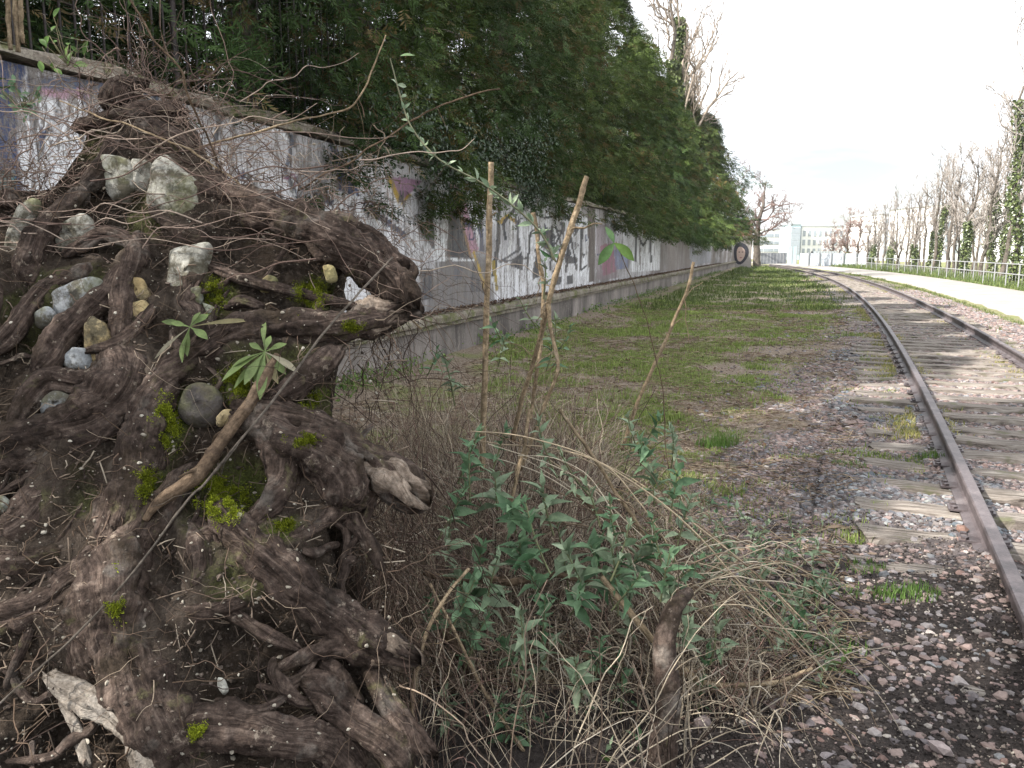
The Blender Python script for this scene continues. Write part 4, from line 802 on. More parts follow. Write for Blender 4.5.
Zb=np.where(zf<=1,-.3+np.clip(zf,0,1)*(ztop+.3),ztop-(zf-1)/(1/.78-1)*1.2*(zf-1)*3.2)
Xb=x0+(np.where(zf<=1,XR(np.clip(Zb,-.3,2.3)),XR(ztop)-.35*(zf-1)/(1/.78-1))-.05-x0)*ag**.8
Yb=plane_y(np.minimum(Zb,ztop))+np.minimum(.15,8*np.maximum(0,Xb+.62)**2)+np.where(zf>1,(zf-1)*5.5,0)
side=np.clip((Ag-front)/(1-front),0,1)
cr=.10
Xb=Xb+np.where(side>0,cr*np.sin(np.minimum(side*5,1)*math.pi/2)-.35*np.clip(side-.2,0,1),0); Yb=Yb+np.where(side>0,cr*(1-np.cos(np.minimum(side*5,1)*math.pi/2))+1.3*np.clip(side-.2,0,1),0)
BP=np.stack([Xb,Yb,Zb],-1)
rq=np.random.RandomState(77)
for _ in range(52):
    u,v=rq.uniform(-10,390),rq.uniform(200,760); a=rq.uniform(-.4,3.5) if u>120 else rq.uniform(.6,3.9); L=rq.uniform(50,150); n_=6; pts=[]
    for k in range(n_): pts.append((u,v)); a+=rq.normal()*.45; u+=math.cos(a)*L/n_; v+=math.sin(a)*L/n_
    if max(p[0] for p in pts)>405: continue
    r_=rq.choice([2.2,3,4,6,8],p=[.25,.25,.25,.15,.1]); ROOTS.append(('root',pts,list(r_*np.array([.8,1,1.05,1,.8,.4])*rq.uniform(.85,1.15,6)),rq.uniform(.6,2.2),1,'root',0,0))
# sample root centre lines
RT=[];cl_p=[];cl_r=[]
for q_ in ROOTS:
    name,pts,rad,lift,kn,mt,s0,s1=q_
    b=np.array([onbank(u,v) for u,v in pts]); rr_=.9*np.array([r*(b[i]@np.array([0,math.cos(PITCH),-math.sin(PITCH)])+H*math.sin(PITCH))/FPX for i,r in enumerate(rad)])
    lf=np.full(len(b),lift*.62)
    if not s0: lf[0]-=1.1
    if not s1: lf[-1]-=1.1
    b=b-nrm(b-EYE)*(rr_*lf)[:,None]
    L=np.linalg.norm(np.diff(b,axis=0),axis=1).sum(); n=max(14,int(L/.0052))
    C=spline(b,n); rs_=spline(np.stack([rr_,rr_,rr_],1),n)[:,0]; RT.append((name,C,np.maximum(rs_,.003),kn,mt,s0,s1)); 
    if rr_.max()>.018: cl_p.append(C[::4]); cl_r.append(rs_[::4])
cl_p=np.concatenate(cl_p); cl_r=np.concatenate(cl_r)
# displace soil
flatP=BP.reshape(-1,3)
def rootgap(P):
    out=np.full(len(P),9.)
    for a in range(0,len(P),20000):
        q=P[a:a+20000]; d=np.sqrt(((q[:,None,:]-cl_p[None])**2).sum(-1))-cl_r[None]; out[a:a+20000]=d.min(1)
    return out
noiseD=.07*fbm(flatP*3.2,4,51)+.030*fbm(flatP*13,4,52)+.009*fbm(flatP*55,3,53)
pit=np.zeros(len(flatP)); 
for u,v,r,dp in PITS:
    c=onbank(u,v); rw=r*c[1]/FPX; pit=np.maximum(pit,dp*np.clip(1.25-np.linalg.norm(flatP-c,axis=1)/rw,0,1)**.7)
N_out=np.broadcast_to(NB,flatP.shape).copy(); sd_=side.reshape(-1); N_out=np.where(sd_[:,None]>.1,nrm(np.array([.9,-.3,.3])),N_out)
P1=flatP+N_out*(noiseD-pit-.012)[:,None]
g=rootgap(P1); fil=np.clip(1-np.maximum(g,0)/.055,0,1)**2*.030
P1=P1+N_out*(fil*(pit<.12))[:,None]
wood=np.clip(1-np.maximum(g,0)/.03,0,1)*.6
MOSS=[(168,424,15,28,'bright green moss cushion below the smaller weed rosette'),(150,486,13,16,'moss patch low on the left of the diagonal stick'),(224,498,30,26,'largest bright moss patch, in the hollow at the middle of the roots'),(117,594,10,24,'vivid narrow moss strip crossed by the long thin stick'),(200,734,10,13,'small round moss tuft near the bottom of the roots'),(286,524,16,8,'small moss patch under the pale broken root stub'),(313,402,13,9,'dark moss patch between the two right-hand roots'),(242,384,24,16,'moss behind the larger weed rosette'),(310,296,17,16,'moss below the big upper right root'),(216,296,12,16,'moss beside the small white stone'),(302,441,18,7,'thin moss strip along the root above the pale stub'),(354,328,12,6,'tiny moss patch in the hollow of the broken root')]
mo=np.zeros(len(P1))
for u,v,a,b_,lb in MOSS:
    c=onbank(u,v); k=c[1]/FPX; d=np.sqrt(((P1[:,0]-c[0])/(a*k*1.15))**2+((P1[:,2]-c[2])/(b_*k*1.05))**2+((P1[:,1]-c[1])/.25)**2); mo=np.maximum(mo,np.clip(1.5-d,0,1))
mo=np.maximum(mo,np.clip(fbm(P1*4,3,57)*3-.6,0,.4)*(P1[:,2]>.7))
m=Mat('bank_soil_dark',.95,.12); z=m.sep(m.attr('zone')); f=m.noise(60,6,.75); n=m.noise(9,5,.65); ff=m.noise(170,3,.7)
c=m.ramp(f,[(.3,(.009,.007,.006)),(.5,(.034,.026,.020)),(.7,(.10,.08,.064))]); c=m.mix(m.ramp(n,[(.45,0),(.65,.6)]),c,(.055,.040,.028))
fibw=m.noise(1,6,.7,m.map(m.co.outputs['Object'],(55,20,12)),.8)
c=m.mix(z[0],c,m.ramp(fibw,[(.3,(.035,.027,.022)),(.55,(.10,.078,.062)),(.75,(.18,.15,.125))]))
c=m.mix(m.math('MULTIPLY',z[1],m.ramp(f,[(.35,.15),(.6,1)])),c,m.ramp(ff,[(.3,(.035,.05,.008)),(.55,(.10,.13,.02)),(.75,(.20,.24,.05))]))
sp_=m.vor(70); c=m.mix(m.ramp(sp_,[(.10,.9),(.16,0)]),c,m.mix(m.ramp(m.noise(11,2,.5),[(.55,0),(.6,1)]),c,(.34,.31,.26)))
m.col(c); b=m.bump(f,.9,.02); m.bump(ff,.7,.006,b)
i=np.arange(na-1)[:,None]*nt_; j=np.arange(nt_-1)[None,:]
bank=mesh('earth_bank',P1,np.stack([i+j,i+nt_+j,i+nt_+j+1,i+j+1],-1).reshape(-1,4),m.m,attrs={'zone':np.stack([wood,mo,0*mo],-1)}); tag(bank,kind='structure')
Pg=P1.reshape(na,nt_,3)
# fast lookup of the displaced surface: sample along the view of the point grid
from mathutils.bvhtree import BVHTree
from mathutils.kdtree import KDTree
sub=Pg[::2,::2]; sn=sub.shape; i=np.arange(sn[0]-1)[:,None]*sn[1]; j=np.arange(sn[1]-1)[None,:]
bvh=BVHTree.FromPolygons([tuple(p) for p in sub.reshape(-1,3)],[tuple(int(q) for q in f) for f in np.stack([i+j,i+sn[1]+j,i+sn[1]+j+1,i+j+1],-1).reshape(-1,4)])
def surf(u,v,out=0.0):
    d=nrm(ray(u,v)); h=bvh.ray_cast(Vector(EYE),Vector(d))
    if h[0] is None: return onbank(u,v,out)
    return np.array(h[0])+NB*out
# roots
stump=empty('tree_stump',tuple(onbank(160,560)),'massive gnarled dead tree stump with exposed roots gripping stones and soil','tree stump')
KS=34; RB=[]
for ri,(name,C,rs_,kn,mt,s0,s1) in enumerate(RT):
    n=len(C); T=nrm(np.gradient(C,axis=0)); ref=-NB
    A_=nrm(ref-T*(T@ref)[:,None]); B_=np.cross(T,A_); th_=np.arange(KS+1)/KS*2*math.pi     # angle 0 faces into the bank: the seam is hidden
    s=np.concatenate([[0],np.cumsum(np.linalg.norm(np.diff(C,axis=0),axis=1))]); rsd=np.random.RandomState(500+ri)
    L=s[-1]; rr_=rs_*(1+.16*kn*vn(np.stack([s*11,0*s+ri*3.3,0*s],-1),6)+.07*kn*vn(np.stack([s*34,0*s+ri,0*s],-1),8))
    def endf(d,r,stub): 
        e=r*(.42 if stub else 1.6); return np.sqrt(np.clip(1-(1-np.clip(d/e,0,1))**2,0.0,1))
    rr_=rr_*np.maximum(endf(s,rr_.mean(),s0),.02)*np.maximum(endf(L-s,rr_.mean(),s1),.02)
    dirs=A_[:,None]*np.cos(th_)[None,:,None]+B_[:,None]*np.sin(th_)[None,:,None]
    tw=s[:,None]*rsd.uniform(-5,5)+rsd.uniform(0,6)
    rid=.10*np.cos(2*th_[None]+tw)+.07*np.cos(3*th_[None]-tw*1.3+1)+.05*np.cos(5*th_[None]+tw*.8)
    Pq=C[:,None]+dirs*rr_[:,None,None]
    lo_=fbm(Pq*13+ri,4,54)*.52*kn; ang=np.stack([np.cos(th_)[None]*2.6+0*s[:,None],np.sin(th_)[None]*2.6+0*s[:,None],s[:,None]*6+0*th_[None]],-1)
    fib=fbm(ang*np.array([2.2,2.2,.9])+ri*5,4,55)*.15
    crack=-np.clip(fbm(ang*np.array([3.0,3.0,.8])+ri*9,3,58)-.12,0,1)*1.15
    hi_=fbm(Pq*48,3,56)*.13
    fac=1+rid*kn+lo_+fib+crack*.8+hi_
    Pq=C[:,None]+dirs*(rr_[:,None]*fac)[...,None]
    # jagged stub ends
    for fl,dd in ((s0,s),(s1,L-s)):
        if fl:
            wgt=np.clip(1-dd/(rs_.mean()*1.3),0,1)[:,None]**1.2; Pq=Pq+T[:,None]*(fbm(ang*np.array([1.8,1.8,.0])+ri,3,59)*rs_.mean()*2.6*wgt*(1 if dd[0]>0 else -1))[...,None]
    V=Pq.reshape(-1,3); k1=KS+1; i=np.arange(n-1)[:,None]*k1; j=np.arange(KS)[None,:]
    F=np.stack([i+j,i+k1+j,i+k1+j+1,i+j+1],-1).reshape(-1,4)
    uv=np.stack([th_[None]*rs_[:,None]+ri*.37,s[:,None]+0*th_[None]+ri*.91],-1).reshape(-1,2)
    mesh(name,V,F,MW[mt],stump,uv=uv); RB.append((V,F))
_o=0;_V=[];_F=[]
for V,F in RB: _V.append(V);_F.append(F+_o);_o+=len(V)
rbvh=BVHTree.FromPolygons(np.concatenate(_V).tolist(),np.concatenate(_F).tolist())
def surf2(u,v):
    d=nrm(ray(u,v)); a=bvh.ray_cast(Vector(EYE),Vector(d)); b=rbvh.ray_cast(Vector(EYE),Vector(d)); c=[h for h in (a,b) if h[0] is not None]
    return np.array(min(c,key=lambda h:h[3])[0]) if c else onbank(u,v)
# fine rootlets clinging to the bank, and hair roots hanging at its right edge
def curly(P0,D0,L,m_,wig,grav=0,stay=0):
    n=len(P0); P=np.zeros((n,m_,3)); P[:,0]=P0; D=nrm(D0); st=(L/(m_-1))[:,None]
    for k in range(1,m_):
        D=nrm(D+R.normal(size=(n,3))*wig+np.array([0,0,-grav])); P[:,k]=P[:,k-1]+D*st
    return P
def bankpts(n,ufn,vfn,out):
    P=[]
    for _ in range(n): P.append(surf(ufn(),vfn(),out*R.rand()))
    return np.array(P)
n=560; P0=bankpts(n,lambda:R.uniform(-20,400),lambda:R.uniform(110,768),.035); D=R.normal(size=(n,3)); D=D-(D@NB)[:,None]*NB
P=curly(P0,D+np.array([0,0,-.5]),R.uniform(.06,.42,n),12,.38); P=P+NB*(.02+.02*R.rand(n,1,1)*np.sin(np.linspace(0,3.14,12))[None,:,None])
r_=np.linspace(1,.4,12)[None]*(.0007+.0018*R.rand(n,1)**3)
V,F,ix=strands(P,r_,4); C=np.array([(.10,.07,.05),(.17,.12,.09),(.05,.035,.03),(.30,.24,.18)])[R.choice(4,n,p=[.4,.25,.25,.1])]
tag(mesh('fine_rootlets',V,F,MA['strand'],stump,attrs={'col':C[ix]}),kind='stuff')
hp=[(400,300),(385,315),(345,520),(370,540),(385,560),(400,490),(395,580),(360,600),(400,660),(410,640),(380,560),(350,545),(350,370),(405,500),(370,500),(400,700),(380,330)]
n=460; ci=R.choice(len(hp),n); P0=np.array([onbank(*hp[c]) for c in range(len(hp))])[ci]+R.normal(size=(n,3))*np.array([.045,.06,.06])+np.array([-.02,.12,0])
P=curly(P0,R.normal(size=(n,3))*.6+np.array([.25,0,-1.]),R.uniform(.12,.6,n),13,.28,.10)
r_=np.linspace(1,.5,13)[None]*(.0008+.0022*R.rand(n,1)**4)
V,F,ix=strands(P,r_,4); C=np.array([(.055,.038,.03),(.09,.065,.05),(.15,.105,.08),(.26,.2,.15)])[R.choice(4,n,p=[.45,.3,.17,.08])]
tag(mesh('hanging_rootlets',V,F,MA['strand'],stump,attrs={'col':C[ix]}),kind='stuff')
# crumbs, pebbles and bits of wood on the bank
n=2600; P=bankpts(n,lambda:R.uniform(-10,400),lambda:R.uniform(150,768),.004); S_=.0022+.006*R.rand(n)**3
C=np.array([(.07,.055,.045),(.14,.11,.09),(.3,.27,.22),(.42,.39,.33)])[R.choice(4,n,p=[.4,.3,.2,.1])]
P[:900]=np.array([surf2(R.uniform(-10,400),R.uniform(130,768)) for _ in range(900)]); tag(stones(P,S_,C,'pebbles',.8),'small pebbles and crumbs of earth stuck on the root bank','pebbles',kind='stuff')
n=1000; P=bankpts(n,lambda:R.uniform(-10,400),lambda:R.uniform(150,768),.02); D=R.normal(size=(n,3)); D=nrm(D-(D@NB)[:,None]*NB*.8); Ls=R.uniform(.008,.05,n)[:,None]
P=np.stack([P-D*Ls,P+R.normal(size=(n,3))*.003,P+D*Ls],1); V,F,ix=strands(P,np.repeat(R.uniform(.0006,.0022,n)[:,None],3,1),4); C=np.array([(.10,.075,.055),(.2,.155,.12),(.33,.28,.22)])[R.choice(3,n,p=[.5,.35,.15])]
tag(mesh('wood_chips',V,F,MA['strand'],attrs={'col':C[ix]}),'splinters and short broken twigs littering the root bank','wood chips',kind='stuff')
# rocks
def rock(pts,depth_px,mat,label,seed,lift=.25,grp='stones held by the roots'):
    u=np.mean([p[0] for p in pts]); v=np.mean([p[1] for p in pts]); c0=onbank(u,v); k=c0[1]/FPX
    q=spline(np.array([(a,b,0) for a,b in pts]+[(*pts[0],0)],float),33)[:-1,:2]
    me=[];nl=9
    rel=(q-[u,v])*1.2; V=[]
    for l in range(nl):
        ph=(l/(nl-1)-.5)*math.pi; sc_=max(math.cos(ph)**.55,.03); zz=math.sin(ph)*depth_px
        V.append(np.stack([rel[:,0]*sc_,-rel[:,1]*sc_,np.full(len(rel),zz)],1))
    V=np.concatenate(V)*k; ur=nrm(np.cross(NB,np.array([1.,0,0]))); W_=c0+V[:,:1]*np.array([1,0,0])+V[:,1:2]*np.array([0,.08,1.0])+V[:,2:]*NB-nrm(c0-EYE)*depth_px*k*(lift*.32-.28)
    dn=nrm(W_-W_.mean(0)); W_=W_+dn*(fbm(W_*16+seed,3,33)*.02+fbm(W_*60+seed,4,34)*.010)[:,None]*min(1,depth_px/14)
    n=32; i=np.arange(nl-1)[:,None]*n; j=np.arange(n)[None,:]; j2=(j+1)%n
    F=np.stack([i+j,i+n+j,i+n+j2,i+j2],-1).reshape(-1,4); W_=np.concatenate([W_,[W_[:n].mean(0)],[W_[-n:].mean(0)]])
    j=np.arange(n); j2=(j+1)%n; F3=np.concatenate([np.stack([j2,j,0*j+len(W_)-2],-1),np.stack([j+(nl-1)*n,j2+(nl-1)*n,0*j+len(W_)-1],-1)])
    o=mesh('embedded_stone',W_,[F,F3],MR[mat]); o.modifiers.new('s','SUBSURF').levels=1; o.modifiers['s'].render_levels=1
    return tag(o,label,'stone',grp)
rock([(158,172),(170,164),(184,176),(204,198),(210,222),(194,228),(164,216),(154,204)],16,'grey','largest pale grey stone, tapering upward near the top of the stump',1,.9)
rock([(174,256),(206,250),(208,262),(196,292),(182,304),(170,292)],11,'grey','tall grey stone right below the largest stone',2,.6)
rock([(104,160),(128,164),(134,180),(128,196),(112,196),(106,184)],11,'grey','mossy stone left of the largest pale stone, first of two',3,.6)
rock([(136,164),(152,168),(156,180),(148,190),(136,188)],10,'grey','smaller mossy stone squeezed against the left of the largest stone',4,.6)
rock([(22,210),(36,204),(38,216),(28,236),(20,258),(8,252),(14,232)],11,'grey','leaning pale stone at the left edge behind a root',5,.9)
rock([(64,228),(84,220),(92,232),(82,248),(60,254),(54,244)],10,'grey','mossy pale stone between the two thick left roots',6,.6)
rock([(52,300),(60,292),(88,282),(100,284),(98,298),(80,312),(60,316)],10,'blue','flat bluish white stone under the left forked root',7,.8)
rock([(36,316),(48,310),(54,316),(50,324),(38,326)],8,'blue','small bluish stone left of the flat bluish white one',8,.6)
rock([(88,328),(96,322),(106,328),(110,344),(100,358),(88,362)],11,'yellow','ochre yellow stone wedged between two roots',9,2.2)
rock([(104,292),(108,298),(104,314),(99,320),(99,304)],6,'yellow','thin yellow stone sliver just above the ochre stone',10,2.2)
rock([(134,280),(146,284),(148,300),(140,308),(132,298)],9,'yellow','upper ochre stone right of the forked root',11,1.2)
rock([(134,306),(146,306),(148,320),(140,328),(132,322)],9,'yellow','mossy yellowish stone right of the forked root, lower of two',12,1.2)
rock([(66,362),(76,350),(88,352),(88,366),(72,370)],9,'blue','grey stone in the gap left of the ochre stone',13,.8)
rock([(44,404),(56,394),(70,398),(74,408),(62,414),(46,413)],8,'blue','smooth bluish oval stone under the bent left root',14,1.6)
rock([(192,290),(200,288),(202,296),(198,305),(192,304)],5,'blue','tiny white stone beside moss above the weed rosette',15,1.5)
rock([(217,418),(226,411),(233,413),(228,422),(219,425)],5,'yellow','flat tan stone under the diagonal stick',16,2.2)
rock([(260,282),(270,277),(276,282),(268,290),(261,290)],5,'yellow','pale yellow pebble below the big upper right root',17,1.5)
rock([(324,268),(334,268),(336,278),(328,280)],5,'yellow','tan pebble at the underside of the big upper right root',18,1.5)
rock([(184,398),(200,386),(216,394),(222,410),(212,424),(192,424),(182,412)],14,'dark','dark rounded stone sunk in soil above the diagonal stick',19,.6)
rock([(219,678),(225,680),(228,690),(223,694),(218,686)],4,'grey','small white shell-like pebble in the lower hollow',20,2.5)
rock([(-6,498),(6,496),(10,504),(4,512),(-6,512)],6,'blue','small pale stone at the very left edge',21,1)
rock([(204,304),(214,308),(216,314),(208,314)],3,'blue','tiny white chip right of the small weed rosette',22,2)
# moss cushions
for u,v,a,b_,lb in MOSS:
    n=int(a*b_*3.4)+60; pts=[]
    g1=R.normal(size=(n,2)); uu=u+g1[:,0]*a*.40; vv=v+g1[:,1]*b_*.42
    P=np.array([surf2(x,y) for x,y in zip(uu,vv)]); d=vn(P*40,5); P=P[d>.0]; n=len(P)
    if n<5: continue
    P=P+NB*(.004+.012*R.rand(n,1)); n3=n*5; Pm=np.repeat(P,5,0)+R.normal(size=(n3,3))*.0035
    V,F,ix=leaves(Pm,NB+R.normal(size=(n3,3))*.8,R.normal(size=(n3,3)),R.uniform(.003,.008,n3),R.uniform(.0015,.003,n3),(1,.8,.05),.2,.2)
    q=R.rand(n3,1); br=1.0 if v in (594,498,424,734) else .62
    tag(mesh('moss_cushion',V,F,MA['moss'],attrs={'col':((np.array((.09,.11,.012))*(1-q)+np.array((.36,.42,.035))*q)*br)[ix]}),lb,'moss',group='moss on the stump')
def arcs(P0,dirn,L,m_,droop,wig):
    n=len(P0); t=np.linspace(0,1,m_)[None,:,None]; P=P0[:,None]+dirn[:,None]*L[:,None,None]*t+np.array([0,0,-1.])*(L*droop)[:,None,None]*t**2.2
    w_=np.cumsum(R.normal(size=(n,m_,3))*wig*L[:,None,None],1); return P+(w_-w_[:,:1])
# ------------------------------------------------------------------ sticks and canes (things)
def cane(pts,rad,mat,label,name='stick',cat='stick',wob=.004,grp=None,k=10,depth=None,col=None,nobs=True,seed=0):
    """pts: world points"""
    P=np.array(pts,float); L=np.linalg.norm(np.diff(P,axis=0),axis=1).sum(); n=max(10,int(L/.012)); C=spline(P,n); wob=wob*2.2; C=C+fbm(C*9+seed,3,17)[:,None]*wob*np.array([1,.6,.3])+fbm(C*9+seed+7,3,18)[:,None]*wob*np.array([.3,.6,1])
    r=np.interp(np.linspace(0,1,n),np.linspace(0,1,len(rad)),rad); s=np.linspace(0,L,n)
    if nobs: r=r*(1+.30*np.clip(vn(np.stack([s*26,0*s+seed,0*s],-1),2)-.35,0,1)*2)
    th_=np.arange(k+1)/k*6.2832; T=nrm(np.gradient(C,axis=0)); rf=np.array([.1,.99,.12]); A_=nrm(np.cross(T,rf)); B_=np.cross(T,A_)
    V=C[:,None]+(A_[:,None]*np.cos(th_)[None,:,None]+B_[:,None]*np.sin(th_)[None,:,None])*(r[:,None]*(1+.12*vn(np.stack([np.cos(th_)[None]*1.5+0*s[:,None],np.sin(th_)[None]*1.5+0*s[:,None],s[:,None]*20+0*th_[None]],-1),4)))[...,None]
    k1=k+1; i=np.arange(n-1)[:,None]*k1; j=np.arange(k)[None,:]; F=[np.stack([i+j,i+k1+j,i+k1+j+1,i+j+1],-1).reshape(-1,4)]
    V=np.concatenate([V.reshape(-1,3),[C[0],C[-1]]]); j=np.arange(k); m_=len(V); F.append(np.concatenate([np.stack([j,j+1,0*j+m_-2],-1),np.stack([j+1+(n-1)*k1,j+(n-1)*k1,0*j+m_-1],-1)]))
    if name=='stick' and L>.35 and rad[0]<.014 and 'hair' not in label and 'stakes' not in label:
        q_=6; ii=R.randint(n//6,n-2,q_); Ps=C[ii]; dd=nrm(T[ii]*np.sign(R.normal(size=(q_,1)))*.6+R.normal(size=(q_,3))*.6); ll=R.uniform(.02,.16,q_)
        tp=upsm(arcs(Ps,dd,ll,5,.1,.05),2); Vt,Ft,_=strands(tp,np.linspace(1,.5,9)[None]*(r[ii]*.38)[:,None],4); nv_=len(V); V=np.concatenate([V,Vt]); F+= [f+nv_ for f in Ft]
    extra=len(V)-(n*k1+2)
    uv=np.concatenate([np.stack([th_[None]*.01+0*s[:,None]+seed*.3,s[:,None]+0*th_[None]],-1).reshape(-1,2),[[0,0],[0,0]],np.random.RandomState(1).rand(extra,2)])
    o=mesh(name,V,F,MW[mat],uv=uv); return tag(o,label,cat,grp)
W=lambda L:[atY(u,v,y) for u,v,y in L]
G='dry canes and sticks'
def onb(L,out): return [surf(u,v)*.0+onbank(u,v,out) for u,v in L]
cane(onb([(277,356),(258,390),(236,420),(215,451),(194,478),(160,502),(146,520)],.085),[.011,.015,.018,.019,.020,.016,.006],'twig','thick brown stick lying diagonally across the stump below the large weed rosette',grp=G,seed=1)
cane(onb([(392,258),(345,308),(318,340),(262,414),(206,482),(188,500),(126,582),(70,640),(-10,712)],.15),[.003,.0036,.0034,.003,.0028,.0024],'bark','very long thin stick slanting across the whole stump to the lower left',grp=G,wob=.003,seed=2)
cane(W([(491,162,3.3),(489,230,3.32),(487,300,3.35),(484,400,3.4),(482,470,3.42)]),[.011,.012,.012,.013,.013],'cane','tall straight vertical cane, cut off at the top, before the graffiti',grp=G,wob=.002,seed=3)
cane(W([(587,176,3.0),(575,212,3.0),(560,258,3.02),(549,300,3.04),(543,330,3.1),(528,380,3.2),(512,440,3.3)]),[.009,.011,.011,.010,.009,.009,.009],'cane','cane slanting up to the right with a clean cut top',grp=G,wob=.004,seed=4)
cane(W([(548,300,3.04),(551,330,3.05),(558,368,3.05),(546,402,3.1),(520,470,3.15)]),[.007,.007,.007,.008],'cane','short kinked cane branching below the slanting one',grp=G,seed=5)
cane(W([(534,212,3.6),(537,248,3.6),(543,290,3.6),(540,350,3.6),(530,420,3.6)]),[.009,.008,.008,.008],'cane','thin grey cane between the two tall canes',grp=G,seed=6)
cane(W([(694,262,3.3),(687,290,3.3),(670,330,3.32),(652,370,3.35),(635,410,3.4),(622,450,3.45)]),[.006,.007,.007,.008,.008],'cane','lone slanting cane standing in front of the grass',grp=G,wob=.003,seed=7)
cane(W([(558,409,2.9),(592,456,2.9),(643,532,2.85),(672,575,2.8),(706,618,2.8)]),[.006,.007,.007,.006,.005],'cane','long straw-coloured stalk leaning down to the right from the thicket centre',grp=G,seed=8)
cane(W([(530,408,2.9),(525,440,2.88),(517,480,2.85),(506,520,2.85)]),[.006,.006,.007,.006],'cane','short pale stalk standing above the leafy shoots',grp=G,seed=9)
cane(W([(601,577,2.5),(630,612,2.5),(664,651,2.5),(699,682,2.5)]),[.009,.011,.012,.012],'cane','thick pale cane slanting down to the cut shrub stump',grp=G,wob=.002,seed=10)
cane(W([(430,583,2.3),(458,638,2.3),(488,698,2.28),(540,775,2.25)]),[.004,.005,.0055,.006],'cane','long straight pale stalk crossing the dark hollow at the bottom',grp=G,wob=.002,seed=11)
cane(W([(676,668,2.5),(700,682,2.5),(736,685,2.5),(776,682,2.52),(812,670,2.55)]),[.011,.010,.009,.008,.006],'cane','horizontal pale branch poking right from the cut shrub stump',grp=G,seed=12)
cane(W([(570,490,2.8),(597,510,2.8),(623,530,2.78),(650,560,2.75),(674,588,2.72),(690,640,2.7)]),[.007,.009,.009,.009,.008,.007],'twig','dark brown branch with a cut end among the upper leafy shoots',grp=G,seed=13)
cane(W([(424,572,2.7),(470,580,2.7),(520,580,2.7),(560,574,2.7),(610,585,2.7),(650,584,2.72),(690,592,2.75)]),[.010,.012,.013,.011,.010,.010,.009],'twig','thick brown horizontal branch through the middle of the thicket',grp=G,wob=.008,seed=14)
cane(W([(434,612,2.6),(446,634,2.6),(462,658,2.6),(474,690,2.62),(476,725,2.65)]),[.014,.015,.016,.017,.016],'twig','orange-brown curved stem in the dark hollow beside the stump',grp=G,wob=.004,seed=15)
cane(W([(414,775,2.1),(412,700,2.12),(424,640,2.15),(446,596,2.2),(468,570,2.3)]),[.007,.007,.006,.005,.004],'cane','tall curved pale stalk rising beside the lower root ends',grp=G,wob=.003,seed=16)
cane(W([(660,790,2.2),(664,735,2.2),(668,700,2.22),(664,660,2.25),(672,615,2.3),(690,592,2.4)]),[.046,.044,.040,.036,.030,.018],'root','stout cut trunk of an old shrub at the bottom of the thicket','shrub_stump','stump',wob=.006,k=26,seed=17,nobs=False)
cane(W([(648,775,2.5),(646,742,2.5),(634,712,2.48)]),[.03,.028,.018],'twig','small dead side stem left of the cut shrub trunk','shrub_stump','stump',wob=.01,k=14,seed=18)
cane(W([(500,89,3.0),(470,96,2.98),(430,110,2.95),(398,130,2.92),(350,160,2.9),(300,190,2.9)]),[.0025,.003,.003,.0035],'twig','bare twig with a forked tip reaching towards the evergreens',grp=G,wob=.01,seed=19)
cane(W([(384,36,2.9),(376,62,2.9),(364,90,2.88),(352,108,2.88),(318,116,2.88),(270,128,2.88),(190,150,2.9)]),[.002,.003,.003,.003,.004],'cane','thin twig bending sharply upward before the dark evergreens',grp=G,wob=.006,seed=20)
cane(W([(60,100,2.9),(100,118,2.85),(170,140,2.8),(250,190,2.75),(330,250,2.7),(420,330,2.7)]),[.002,.003,.0035,.003,.003],'cane','long pale arching twig running over the top of the stump',grp=G,wob=.006,seed=21)
cane(W([(130,0,2.6),(150,35,2.6),(178,68,2.6),(186,92,2.62),(205,130,2.7),(230,190,2.8)]),[.003,.003,.0035,.003],'twig','dark twig hanging down from the top edge over the stump',grp=G,wob=.006,seed=22)
for k_,(u,v,l) in enumerate([(8,0,50),(15,-4,56),(20,0,44)]):
    cane(W([(u,v-10,4.6),(u+1,v+20,4.6),(u+3,v+l,4.6)]),[.012,.012,.01],'cane',['left','middle','right'][k_]+' of three short stakes on the wall top at the upper left corner',grp=G,seed=30+k_)
# ------------------------------------------------------------------ thicket of dry stems
pal_s=np.array([(.40,.335,.25),(.20,.15,.115),(.05,.037,.03),(.42,.37,.30),(.19,.12,.10)])
def thicket(n,xf,yf,Lr,name,lb,rr_=(.0008,.0036),p=(.34,.24,.18,.14,.10),z0=0,up=1.,droop=.5,wig=.03,m_=10,zr=0):
    y=yf(n); x=xf(n,y); P0=np.stack([x,y,gz(x,y)+z0+zr*R.rand(n)],-1); a=R.uniform(0,6.283,n); tilt=np.abs(R.normal(size=n))*.7
    D=nrm(np.stack([np.cos(a)*tilt,np.sin(a)*tilt*.8,up*np.ones(n)],-1)); L=R.uniform(*Lr,n)
    P=upsm(arcs(P0,D,L,m_,droop*R.uniform(.2,1.3,n)/1,wig),2); r_=np.linspace(1,.45,2*m_-1)[None]*(rr_[0]+(rr_[1]-rr_[0])*R.rand(n,1)**2.6)
    V,F,ix=strands(P,r_,4); C=pal_s[R.choice(5,n,p=p)]*R.uniform(.5,1.25,(n,1)); return tag(mesh(name,V,F,MA['strand'],attrs={'col':C[ix]}),lb,'dry brush',kind='stuff')
def wedge(u0,u1): return lambda n,y:((u0+(u1-u0)*R.rand(n))-512)/FPX*(y*.987+.2)
thicket(700,wedge(400,690),lambda n:R.uniform(2.3,3.3,n),(.25,.7),'dry_bramble','tangled dry brown bramble stems filling the space right of the stump',wig=.018,droop=.7)
thicket(4200,wedge(385,600),lambda n:R.uniform(3.2,6.0,n),(.4,1.15),'dry_bramble','dry reddish brown stems in front of the lower graffiti wall',p=(.3,.25,.12,.13,.2),wig=.018,droop=.5)
